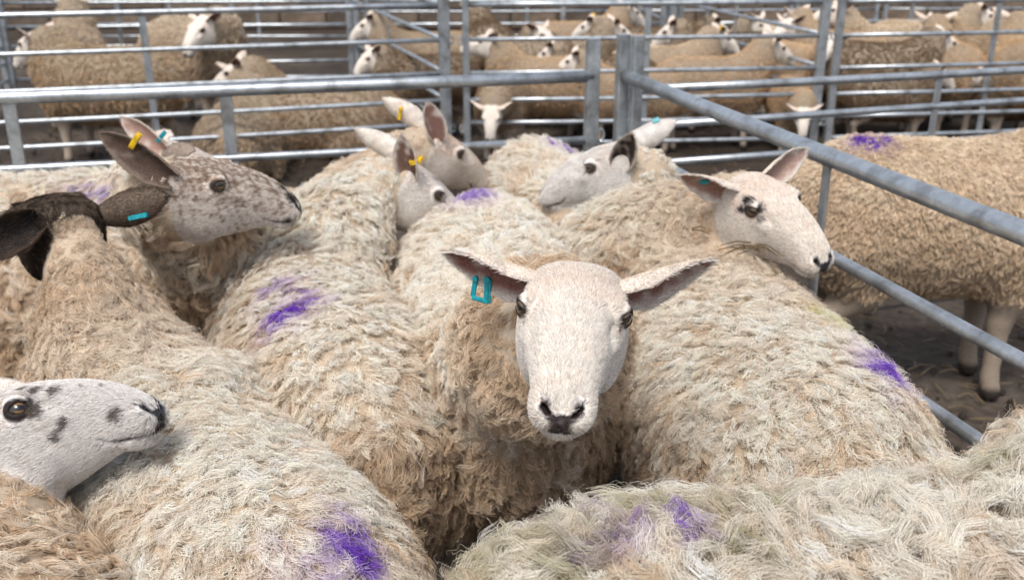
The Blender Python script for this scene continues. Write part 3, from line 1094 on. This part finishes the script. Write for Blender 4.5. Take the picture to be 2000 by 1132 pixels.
# third row and beyond
for lab, p, q in (('far hurdle behind the pale sheep looking at the viewer', (-3.98, 8.02), (-1.30, 8.20)),
                  ('far hurdle behind the lambs in the middle pen', (-1.16, 8.22), (1.22, 8.30)),
                  ('far hurdle behind the lambs at top right', (1.36, 8.30), (4.3, 8.60)),
                  ('hurdle across the passage, behind the far left pen', (-4.6, 11.0), (-1.75, 11.0)),
                  ('hurdle across the passage, behind the middle pens', (-1.66, 11.0), (1.1, 11.1)),
                  ('hurdle across the passage, behind the right hand pens', (1.2, 11.1), (4.0, 11.3)),
                  ('farthest hurdle beside the block wall at right', (4.1, 11.3), (6.8, 11.5)),
                  ('slanting side hurdle of the empty far pen, left of the middle', (-1.28, 8.3), (-1.72, 10.9)),
                  ('slanting side hurdle of the empty far pen, right of the middle', (1.27, 8.4), (1.14, 11.0))):
    hurdle(lab, p, q, STD, (.33, .66), (True, True), 1.10, detail=False)


# far wall and yard clutter
def block_wall():
    m, n, l, b = new_mat('wall_block')
    tc = n.new('ShaderNodeTexCoord'); oi = n.new('ShaderNodeObjectInfo')
    no = n.new('ShaderNodeTexNoise'); no.inputs['Scale'].default_value = 7; no.inputs['Detail'].default_value = 7
    l.new(tc.outputs['Object'], no.inputs['Vector'])
    r = ramp(n, [(0.3, (.10, .075, .055)), (0.7, (.22, .17, .13))]); l.new(no.outputs[0], r.inputs[0])
    r2 = ramp(n, [(0, (.6, .6, .6)), (1, (1.15, 1.1, 1.05))]); l.new(oi.outputs['Random'], r2.inputs[0])
    mx = n.new('ShaderNodeMix'); mx.data_type = 'RGBA'; mx.blend_type = 'MULTIPLY'; mx.inputs[0].default_value = 1
    l.new(r.outputs[0], mx.inputs[6]); l.new(r2.outputs[0], mx.inputs[7]); l.new(mx.outputs[2], b.inputs['Base Color'])
    b.inputs['Roughness'].default_value = .9
    y = 13.2
    root = empty('wall', (0, y, 0)); tag(root, 'low brown block wall beyond the far pens', 'wall')
    mb = MB(); mb.bar((-7, .10, .6), (9, .10, .6), 1.2, .14, (0, 0, 1), .01); mb.build('mortar', m, root)
    proto = None
    for row in range(5):
        for k in range(27):
            x = -6.8 + k * .59 + (.29 if row % 2 else 0)
            if proto is None:
                mb = MB(); mb.bar((-.285, 0, 0), (.285, 0, 0), .225, .10, (0, 0, 1), .012)
                o = mb.build('block', m, root); proto = o
            else:
                o = link(bpy.data.objects.new('block', proto.data), root)
            o.location = (x, -.02 + random.uniform(-.006, .006), .12 + row * .24)


block_wall()

# ------------------------------------------------------------------ the near flock
CREAM, TAN = (.91, .845, .745), (.64, .495, .35)
W = dict(locks=5200, hairs=11, pts=9, len=.046, spread=.0095, lift=.42, crimp=.0026, waves=3.2, curl=.35, clump=.95, clumptop=.80, stray=.06, fuzz=.0018,
         rad=.00048, col=CREAM, col2=TAN, mess=.40, swirl=.5, eddy=.17, rand=.16, tanlow=.9)


def ws(**k):
    d = dict(W); d.update(k); return d


PUR = None
G1 = 'sheep crowded in the front pen'


def sheep_a():
    s = Sheep((-.04, 1.95), (.10, -1), .80, sl=1.08, neck=[(.045, 1.36, .80)], poll=(.085, 1.215, .940), nose=(-.12, -.985, -.13), up=(.054, -.13, .98), sw=1.08)
    f = dict(seed=3, warm=.85, nose=(.040, .028, .028), base=(.84, .79, .73), pink=(.74, .60, .50))
    ears = {-1: dict(dirW=(-.94, .25, .13), openW=(-.15, -.78, -.58), inn=(.34, .16, .13), tags=[('flag', M_TEAL, .60, .62, 0, 1)], L=.140, W=.068, base=(.014, .054, .022)),
            1: dict(dirW=(.94, .15, .17), openW=(.22, -.74, -.62), inn=(.36, .18, .15), L=.140, W=.068, base=(.014, .054, .022))}
    return build_sheep(s, 'cream sheep facing the viewer, white face, a teal tag hanging from one ear', G1,
                       ws(locks=15000, hairs=10, len=.042, tanneck=1.0, tanlow=1.1, tan=-.15, col2=(.66, .52, .375), tuft=.85, pertuft=8, lift=.5, spread=.0115, down=.9, tailward=-.2, clump=.97, crimp=.003), f, ears, 21,
                       marks=[(928, 366, (.07, .05, .04), PUR, .8)], fine=.0030, facehair=60000, hair_ear=7000)


def sheep_b():
    s = Sheep((.445, 1.69), (-.10, 1), .765, neck=[(.25, 2.16, .655), (.30, 2.13, .71)], poll=(.478, 2.013, .859), nose=(.523, -.805, -.279), up=(.093, -.272, .958), sw=1.12)
    f = dict(seed=5, warm=.7, base=(.84, .78, .71), spots=[(.086, .062, .042, .014), (.074, .064, .032, .012), (.076, .064, .012, .013), (.118, .055, .028, .013), (.122, .052, .008, .010), (.112, .058, -.006, .008), (.088, -.062, .041, .015), (.116, -.056, .029, .014), (.076, -.064, .030, .013), (.078, -.064, .010, .012), (.124, -.050, .006, .010)],
             spotcol=(.035, .032, .035), nose=(.03, .024, .026))
    ears = {-1: dict(dirW=(-.93, -.20, .22), openW=(.05, -.72, -.70), inn=(.42, .24, .19), L=.125, W=.066, tags=[('stud', M_TEAL, .55, .1, .3, 1)]),
            1: dict(dirW=(.76, .2, .44), openW=(.35, -.9, .1), inn=(.52, .36, .30), L=.115, W=.055)}
    root = build_sheep(s, 'cream sheep with black eye patches resting its head against the right side rail', G1,
                       ws(locks=17000, hairs=11, len=.055, lift=.50, curl=.45, crimp=.0032, waves=3.6, tanneck=.5, tan=-.12, spread=.011, stray=.10, fuzz=.003), f, ears, 33,
                       marks=[(1730, 705, (.048, .036, .04), PUR, 1.)],
                       stains=[(1628, 602, (.035, .03, .03), (.60, .62, .28), .55)], fine=.0040, facehair=32000)
    M_STRAW = plastic('dry_straw', (.16, .105, .05))
    rg = random.Random(4)
    for (px, py, n, L, lab) in ((1462, 522, 15, .050, 'tuft of dark dry straw caught in the wool below the patched sheep'), (1350, 482, 2, .085, 'long bent straw stalk lying on wool of the patched sheep')):
        w = s.world(s.hit(px, py)) + np.array([0, -.005, .034])
        mb = MB()
        for k in range(n):
            a = rg.uniform(-.5, .5) + (0 if n > 3 else .9) + (math.pi if k % 2 and n > 3 else 0)
            l = L * rg.uniform(.5, 1.15)
            o = Vector((rg.uniform(-.018, .018), rg.uniform(-.014, .014), rg.uniform(-.004, .006))) if n > 3 else Vector((0, 0, .003 * k))
            d = Vector((math.cos(a), math.sin(a), rg.uniform(-.25, .35)))
            bend = Vector((0, 0, -.25 * l)) + Vector((rg.uniform(-.2, .2) * l, .12 * l, 0))
            pts = [o, o + d * l * .5, o + d * l + bend]
            mb.tube(pts, [.0017, .0015, .0008], 5)
        st = mb.build('straw_wisp', M_STRAW, None)
        st.location = w
        tag(st, lab, 'straw')
    return root


def sheep_d():
    s = Sheep((.13, 2.70), (.28, -.95), .785, sl=.82, neck=[(.31, 2.47, .69)], poll=(.291, 2.386, .839), nose=(-.928, .178, -.326), up=(-.322, .051, .945), sw=.95)
    f = dict(seed=8, warm=.35, base=(.86, .83, .79), speckle=(.30, (.45, .42, .40)), nose=(.06, .05, .05))
    ears = {1: dict(dirW=(.15, -.42, .80), openW=(-.35, -1, -.15), inn=(.045, .028, .022), out=(.60, .54, .47), L=.105, W=.062, base=(.020, .044, .004)),
            -1: dict(dirW=(.90, .10, .38), openW=(-.05, .7, -.6), out=(.66, .63, .60), L=.150, W=.066, tags=[('stud', M_TEAL, .70, -.75, .1, -1)])}
    return build_sheep(s, 'grey white faced sheep looking left, its near ear a dark cup', G1,
                       ws(locks=7000, hairs=10, len=.052, lift=.5), f, ears, 41, marks=[(1105, 262, (.035, .035, .03), PUR, .9)], fine=.0045, facehair=20000)


def sheep_f():
    s = Sheep((-.80, 2.42), (.78, .40), .73, sw=.85, sl=.85, neck=[(-.42, 2.56, .67)], poll=(-.244, 2.605, .835), nose=(.72, .50, -.48), up=(.46, .18, .87))
    f = dict(seed=9, warm=.9, base=(.86, .79, .71), pink=(.72, .56, .44), spots=[(.03, -.028, .046, .011)], spotcol=(.30, .24, .2))
    ears = {-1: dict(dirW=(-.22, -.10, 1), openW=(.35, -1, 0), inn=(.30, .17, .14), L=.108, W=.058),
            1: dict(dirW=(-.80, .1, .62), openW=(.2, .95, .2), out=(.80, .74, .68), L=.135, W=.062, tags=[('strip', M_YEL, .55, 0, 1.15, -1)])}
    return build_sheep(s, 'warm white sheep at the back looking right, with a yellow strip across its raised ear', G1,
                       ws(locks=6500, hairs=9, tanneck=.6), f, ears, 52, fine=.0045, facehair=18000)


def sheep_g():
    s = Sheep((-.375, 1.83), (-.36, .93), .755, neck=[(-.40, 2.16, .70)], poll=(-.272, 2.30, .822), nose=(.717, .28, -.639), up=(.597, .228, .769), sw=1.04)
    f = dict(seed=10, warm=.3, base=(.82, .78, .73), spots=[(.085, -.025, .045, .012), (.10, -.015, .04, .008)], spotcol=(.35, .33, .32))
    ears = {-1: dict(dirW=(-.20, -.15, .95), openW=(-.30, -.95, -.1), inn=(.22, .13, .10), L=.110, W=.060, base=(.012, .052, .022), tags=[('loop', M_YEL, .42, -.55, .2, 1)]),
            1: dict(dirW=(-.82, .05, .58), openW=(.15, .95, .2), out=(.82, .77, .71), L=.145, W=.060, base=(.01, .05, .03))}
    return build_sheep(s, 'white headed sheep turned away, yellow loop in its ear and violet dye on its back', G1,
                       ws(locks=13000, hairs=10, len=.054, lift=.46, tan=.05, tanlow=1.2, tuft=.7, curl=.45, spread=.011), f, ears, 63,
                       marks=[(565, 595, (.055, .05, .05), PUR, 1.), (535, 550, (.03, .05, .04), PUR, .45)], fine=.0045, facehair=18000)


def sheep_h():
    s = Sheep((-1.03, 2.26), (1, -.05), .70, sw=.95, sl=.92, neck=[(-.66, 2.12, .66), (-.66, 2.05, .76)], poll=(-.668, 1.915, .906), nose=(.975, .14, -.16), up=(.15, 0, .99))
    f = dict(seed=12, nsc=.022, warm=.3, base=(.80, .74, .68), pink=(.66, .48, .38), speckle=(.85, (.27, .18, .12)), bias=.12, nose=(.016, .014, .014), ear_out=(.34, .28, .23),
             spots=[(.262, .012, -.010, .020), (.255, -.012, -.006, .020), (.235, 0, .010, .016), (.25, -.03, -.045, .012)], spotcol=(.05, .045, .04))
    ears = {-1: dict(dirW=(-.84, -.12, .60), openW=(-.05, -1, .05), inn=(.13, .085, .065), out=(.30, .235, .19), L=.160, W=.064, base=(.004, .052, .024), tags=[('loop', M_YEL, .62, -.70, 0, 1)]),
            1: dict(dirW=(-.6, .75, -.1), openW=(.9, .2, 0), L=.13)}
    return build_sheep(s, 'speckled brown faced sheep in profile facing right, yellow tag on its dark ear', G1,
                       ws(locks=5200, hairs=20, len=.055, crimp=.0070, waves=1.6, curl=.9, tan=.20, tanneck=.4, clump=.96, clumptop=.9, spread=.014, headshort=.0, stray=.05, fuzz=.002, lift=.6), f, ears, 74, fine=.0038, facehair=36000)


def sheep_i():
    s = Sheep((-1.36, 2.60), (1, .08), .765, sw=.85, neck=[(-.99, 2.60, .66)], poll=(-.939, 2.60, .797), nose=(.858, .321, -.402), up=(.376, .142, .916))
    f = dict(seed=14, warm=.7, base=(.84, .78, .72))
    ears = {-1: dict(dirW=(-.76, -.10, .64), openW=(.15, -1, -.25), inn=(.62, .40, .33), out=(.84, .74, .67), L=.150, W=.064, tags=[('loop', M_TEAL, .28, -.75, 0, 1)]),
            1: dict(dirW=(-.6, .75, -.1), openW=(.9, .2, 0), L=.13)}
    return build_sheep(s, 'pale sheep behind the speckled one, with a pink ear banded in teal', G1,
                       ws(locks=8000, hairs=10, len=.048, tan=-.25), f, ears, 85, marks=[(165, 372, (.07, .04, .04), (.30, .22, .55), .6)], fine=.0048, facehair=16000)


def sheep_j():
    s = Sheep((-.475, 1.31), (-.57, .82), .725, sw=1.10, neck=[(-.68, 1.56, .585)], poll=atY(132, 436, 1.68), nose=(-.65, .70, -.16), nkr=(.22, .064), nape=.085)
    f = dict(seed=16, warm=.1, base=(.050, .036, .027), pink=(.05, .034, .025), speckle=(.40, (.30, .235, .18)), nose=(.02, .02, .02), hair=.012, back=.03)
    ears = {-1: dict(dirW=(.93, .0, .26), openW=(.05, .9, -.25), out=(.14, .105, .08), inn=(.03, .02, .02), L=.142, W=.066, base=(-.006, .058, .004), tags=[('strip', M_TEAL, .55, .55, .05, -1)], hair=1.7),
            1: dict(dirW=(-.62, -.55, -.30), openW=(.30, -.85, .30), out=(.10, .072, .055), inn=(.016, .012, .010), L=.125, W=.070, base=(-.004, .056, .012), hair=2.)}
    return build_sheep(s, 'sheep seen from behind with a black head and a teal strip on its dark ear', G1,
                       ws(locks=26000, hairs=9, len=.052, lift=.36, crimp=.0024, curl=.35, tan=-.22, tanneck=.7, tanlow=.6, tailward=-.9, mess=.45, stray=.10, fuzz=.003), f, ears, 96,
                       marks=[(700, 1062, (.055, .030, .03), PUR, 1.), (600, 1065, (.03, .04, .04), PUR, .35)], fine=.0048, facehair=26000)


def sheep_k():
    s = Sheep((-.68, .66), (.10, 1), .69, sw=.85, neck=[(-.57, .95, .575), (-.69, 1.10, .62)], poll=(-.720, 1.215, .735), nose=(.962, -.06, .265), up=(-.22, .32, .92), hs=1.0)
    f = dict(seed=18, warm=.3, base=(.80, .77, .74), lid=(.02, .015, .014), lidr=.0195, nose=(.03, .028, .032), hair=.009,
             spots=[(.125, -.050, .012, 0.0149), (.116, -.053, .022, 0.0108), (.160, -.046, -.012, 0.0115), (.146, -.048, -.026, 0.0101), (.120, -.036, .042, 0.0149), (.150, -.034, .034, 0.0121), (.142, -.030, .030, 0.0081), (.105, -.060, .010, 0.0135), (.135, -.048, .004, 0.0081),
                    (.185, -.022, .030, 0.0068), (.232, -.036, -.018, 0.0121), (.21, -.01, .022, 0.0068), (.10, -.03, .048, 0.0108)], spotcol=(.15, .13, .12))
    ears = {-1: dict(dirW=(-.95, -.25, -.05), openW=(.2, -1, 0)), 1: dict(dirW=(-.95, .15, -.25), openW=(.2, .9, 0))}
    return build_sheep(s, 'white faced sheep with black freckles at the left edge, facing right', G1,
                       ws(locks=8000, hairs=11, len=.060, crimp=.006, waves=1.8, curl=.8, tan=.30, tanneck=.6, clump=.88), f, ears, 107, fine=.0036, facehair=52000)


def sheep_l():
    s = Sheep((.34, .89), (1, .20), .803, sl=.90, neck=[(.78, .94, .80)], poll=(.88, .96, .86), nose=(.8, .3, -.5), sw=1.02, lift=.045)
    f = dict(seed=20)
    ears = {-1: dict(), 1: dict()}
    GR = (.30, .27, .10)
    return build_sheep(s, 'shaggy off white sheep nearest the viewer, stained green and violet along its back', G1,
                       ws(locks=10000, hairs=26, len=.055, lift=.70, crimp=.0060, waves=2.8, curl=.9, spread=.014, clump=.82, clumptop=.76, topshort=0, mess=1.0, swirl=1.0, tan=-.35, tanlow=.2, stray=.10, fuzz=.003, rad=.00040, pts=9, col=(.86, .81, .725), tuft=.8, pertuft=14), f, ears, 118,
                       marks=[(1200, 1066, (.022, .018, .03), PUR, 1.), (1330, 1035, (.012, .020, .03), PUR, 1.)],
                       stains=[(870, 1100, (.075, .05, .05), GR, .55), (1140, 1090, (.05, .04, .04), GR, .55), (1470, 945, (.085, .03, .035), GR, .55), (1180, 970, (.07, .03, .04), (.42, .38, .2), .45), (1440, 1065, (.025, .02, .03), GR, .55), (1340, 990, (.04, .03, .03), (.4, .36, .16), .5),
                               (1950, 880, (.05, .03, .03), GR, .5)], coarse=.02)


def sheep_m():
    s = Sheep((.865, 1.14), (-.06, -1), .71, sl=.66, sw=.78, neck=[(.83, .78, .74)], poll=(.83, .68, .78), nose=(.1, -.8, -.55))
    ears = {-1: dict(), 1: dict()}
    return build_sheep(s, 'small shaggy sheep half out of view at the right edge', G1,
                       ws(locks=6000, hairs=11, len=.06, lift=.7, curl=.9, crimp=.005, mess=.9), dict(seed=22), ears, 129)


def sheep_n():
    s = Sheep((1.24, 2.86), (1, -.06), .795, sl=.84, sw=.95, wool=.012, neck=[(1.62, 2.84, .76)], poll=(1.70, 2.84, .89), nose=(.86, 0, -.5))
    f = dict(seed=24, leg=(.36, .29, .225))
    ears = {-1: dict(), 1: dict()}
    return build_sheep(s, 'lone tan sheep with short fleece behind the right side rail', None,
                       ws(locks=18000, hairs=6, len=.026, lift=.55, spread=.009, crimp=.0018, waves=2, curl=.3, stray=.08, fuzz=.002, rad=.0009, pts=6, col=(.80, .68, .53), col2=(.66, .52, .37), tuft=.0, tanlow=.6, mess=.3, swirl=.3, tailward=-.15), f, ears, 140,
                       marks=[(1697, 268, (.06, .05, .03), PUR, 1.)])


for nm, fn_ in list(globals().items()):
    if nm.startswith('sheep_'):
        fn_()

# ------------------------------------------------------------------ sheep of the pens behind
def lamb_kind(seed, neck, poll, nose, pose='stand', zback=.74, wlen=.022, face=None):
    s = Sheep((0, 0), (1, 0), zback, neck=neck, poll=poll, nose=nose, local=True, pose=pose, wool=.012, hs=1.1, sw=1.22 if wlen > .03 else 1.12, nkr=(.17, .088))
    root = empty('sheep', (0, 0, 0))
    V, Q = s.mesh(.034, .0085)
    fm, q = s.face_mask(V)
    f = dict(seed=seed, base=(.80, .73, .64), warm=.7); f.update(face or {})
    fc, _ = face_colour(q, f)
    col = np.tile(np.array([.30, .24, .175, .9]), (len(V), 1))
    lm = np.zeros(len(V), bool)
    if pose == 'stand':
        lm = (s.legd(V) < .02) & (V[:, 2] < s.zc * .62)
        col[lm] = (.46, .38, .30, .8)
        col[lm & (V[:, 2] < .045)] = (.05, .04, .035, .6)
    col[fm] = fc[fm]
    mesh_obj('body', V, Q, M_SKINC, root, True, col)
    wq = np.where(fm[Q].any(1), 0., 1.) * np.where(lm[Q].any(1), 0, 1.)
    wool(s, wq, ws(locks=5600, hairs=4, len=wlen, lift=.5, spread=.013, crimp=.002, rad=.0017, pts=4, tuft=.0, stray=.1, fuzz=.003, col=(.84, .765, .65), col2=(.64, .53, .41), tanlow=.7, mess=.35, swirl=.4), root, seed=seed, mat=M_WOOLC)
    for sd_ in (1, -1):
        eyeball(s, root, sd_)
        add_ear(s, root, sd_, dict(dir=(-.35, 1, .25), open=(.9, .2, -.45), out=(.72, .60, .50), inn=(.20, .10, .07), L=.13, W=.06), f, 0, seed)
    return root


EX = []
KIND = {
    'alert': lamb_kind(1, [(.38, 0, .68)], (.46, 0, .83), (.85, 0, -.52)),
    'left': lamb_kind(2, [(.38, .03, .68)], (.44, .09, .81), (.30, .82, -.48)),
    'right': lamb_kind(3, [(.38, -.03, .68)], (.44, -.09, .81), (.30, -.82, -.48)),
    'low': lamb_kind(4, [(.50, 0, .56)], (.62, 0, .54), (.50, 0, -.86)),
    'up': lamb_kind(5, [(.38, 0, .70)], (.46, 0, .86), (.97, 0, -.15)),
    'lying': lamb_kind(6, [(.42, 0, .40)], (.50, .02, .52), (.82, .2, -.5), 'lie', .43, .034),
    'wool': lamb_kind(7, [(.36, 0, .66)], (.44, 0, .78), (.80, 0, -.60), wlen=.042),
    'woolright': lamb_kind(8, [(.40, -.06, .68)], (.44, -.16, .76), (.05, -.78, -.62), wlen=.042),
    'dark': lamb_kind(9, [(.42, 0, .70)], (.50, 0, .84), (.80, 0, -.60), wlen=.042, face=dict(base=(.03, .025, .02), pink=(.03, .02, .02), warm=0)),
}
used = set()


def copy_tree(o, parent=None):
    c = o.copy(); C.objects.link(c); c.parent = parent
    for ch in o.children:
        copy_tree(ch, c)
    return c


def place(kind, px, py, Y, head, scale, label, group, tint=(1, 1, 1), z=None, tagc=None):
    src = KIND[kind]
    o = copy_tree(src)
    p = atY(px, py, Y)
    o.location = (p[0], Y, 0)
    o.rotation_euler = (0, 0, math.atan2(head[1], head[0]))
    o.scale = (scale,) * 3
    tag(o, label, 'sheep', group)
    for ch in o.children:
        if ch.name.startswith('fleece'):
            ch.color = (*tint, 1)
        else:
            ch.color = (1, 1, 1, 1)
            for g in ch.children: g.color = (1, 1, 1, 1)
    if tagc:
        e = [c for c in o.children if c.name.startswith('ear')][0 if tagc > 0 else 1]
        v = np.array([q.co for q in e.data.vertices]); k = v[len(v) // 4 + 60]
        mb = MB(); mb.bar(k + np.array([0, 0, -.022]), k + np.array([0, 0, .022]), .026, .010, (1, 0, 0), .002)
        mb.build('ear_tag', M_YEL, e)
    return o


GL, GM, GR_ = 'woolly sheep in the left back pen', 'lambs in the middle back pen', 'lambs in the right back pen'
GREY, BRN, TANT, PALE = (.80, .73, .66), (.30, .235, .18), (.92, .72, .52), (1.0, .88, .74)
place('dark', 140, 130, 7.1, (-.25, 1), .93, 'pale woolly sheep with a black head, seen from behind by the left posts', GL, GREY)
place('woolright', 385, 130, 6.9, (.75, -.66), 1.0, 'woolly sheep turning its white face to the viewer', GL, GREY)
place('wool', 215, 190, 5.85, (-.97, .22), .93, 'big grey brown sheep in front of the black headed one, facing left', GL, (.66, .56, .45))
place('lying', 640, 240, 6.15, (-1, .12), 1.0, 'dark brown woolly sheep lying down beside the open gate', GL, (.52, .42, .32))
place('lying', 470, 270, 5.72, (-.10, 1), .93, 'pale grey sheep lying below the white faced one', GL, (.76, .68, .59))
L8 = .78
place('up', 1075, 190, 6.25, (-1, -.12), L8, 'tan lamb with its head raised, looking left behind the double posts', GM, TANT)
place('left', 1050, 100, 7.5, (-.25, -1), L8, 'lamb facing the viewer with both dark ears spread', GM, BRN)
place('alert', 1085, 110, 6.95, (1, .1), .82, 'dark brown lamb standing behind the raised head', GM, BRN)
place('alert', 835, 90, 7.35, (-1, -.1), .82, 'white faced lamb nosing the left side hurdle', GM, (.70, .57, .43))
place('wool', 830, 150, 6.55, (-.85, -.4), .74, 'dark woolly lamb beside the left side hurdle', GM, BRN)
place('wool', 950, 70, 7.9, (-.2, 1), .85, 'brown lamb facing away with a yellow tag, behind the double posts', GM, BRN, tagc=1)
place('alert', 1255, 70, 7.45, (-1, .15), L8, 'pale lamb looking left over the back of a brown one', GM, PALE, tagc=-1)
place('alert', 1385, 190, 6.25, (1, .12), L8, 'tan lamb with shorn fleece stretching its neck to the right', GM, TANT)
place('alert', 1290, 140, 6.80, (1, .05), L8, 'pale tan lamb behind the shorn one, yellow tag in its ear', GM, PALE, tagc=-1)
place('wool', 1300, 50, 7.75, (1, -.1), .80, 'brown woolly lamb near the thick far post', GM, BRN)
place('low', 985, 215, 6.02, (-.15, -1), .70, 'lamb with its head lowered behind the double posts', GM, (.62, .5, .4))
place('low', 1545, 215, 6.15, (-.1, -1), .62, 'lamb with a lowered white face below the shorn one', GM, TANT)
place('left', 1460, 40, 8.0, (-.3, -1), .80, 'grey faced lamb in the cluster of heads under the slanting rail', GM, GREY)
place('right', 1520, 45, 7.85, (.2, -1), .80, 'lamb with a dark ear in the cluster of heads', GM, PALE)
place('alert', 1570, 60, 7.6, (1, .1), L8, 'pale lamb with its back against the right side hurdle', GM, PALE)
place('right', 1560, 120, 6.9, (.5, -.85), L8, 'tan lamb bending its head to the right beside the side hurdle', GM, TANT)
place('alert', 1230, 210, 6.15, (-1, .05), .70, 'tan lamb seen between the corner posts', GM, TANT)
place('wool', 1420, 110, 7.15, (-1, .1), .84, 'brown woolly lamb facing left under the slanting rail', GM, BRN)
place('alert', 1130, 60, 7.95, (.9, .3), .84, 'tan lamb at the back of the middle pen, above the corner posts', GM, TANT)
place('wool', 1180, 170, 6.55, (-1, .2), .74, 'dark lamb between the raised head and the corner posts', GM, BRN)
place('alert', 1640, 70, 7.3, (-.6, .8), .84, 'tan lamb pressed against the paired posts at right', GR_, TANT)
place('wool', 1935, 80, 7.2, (-1, .1), .86, 'brown lamb behind the two turned away at right', GR_, (.7, .58, .45))
place('wool', 1715, 110, 6.60, (1, -.1), .84, 'dark brown woolly lamb beside the paired posts at right', GR_, BRN)
place('alert', 1850, 120, 6.75, (.1, 1), .84, 'tan lamb seen from behind between brown lamb and right edge', GR_, TANT)
place('alert', 1985, 150, 6.55, (.35, .95), .88, 'tan lamb at the right edge, turned away', GR_, TANT)
place('up', 1740, 45, 7.6, (-1, -.1), .85, 'white faced lamb lifting its head above the brown one', GR_, PALE)
place('alert', 1800, 40, 7.9, (1, -.3), .85, 'pale pink faced lamb at the back of right pen, head high', GR_, PALE)
place('alert', 1870, 60, 7.7, (1, .2), .80, 'pale lamb standing broadside at the back of right pen', GR_, PALE)
place('wool', 1730, 220, 6.35, (1, -.1), .62, 'small dark lamb with a yellow tag, low behind the hurdle', GR_, BRN, tagc=-1)
place('wool', 1975, 240, 6.4, (-.9, -.1), .60, 'small dark lamb low at the right edge', GR_, (.24, .19, .15))  # fleece tinted a darker brown than the other lambs
for o in KIND.values():
    for ch in list(o.children):
        for g in list(ch.children): bpy.data.objects.remove(g)
        bpy.data.objects.remove(ch)
    bpy.data.objects.remove(o)
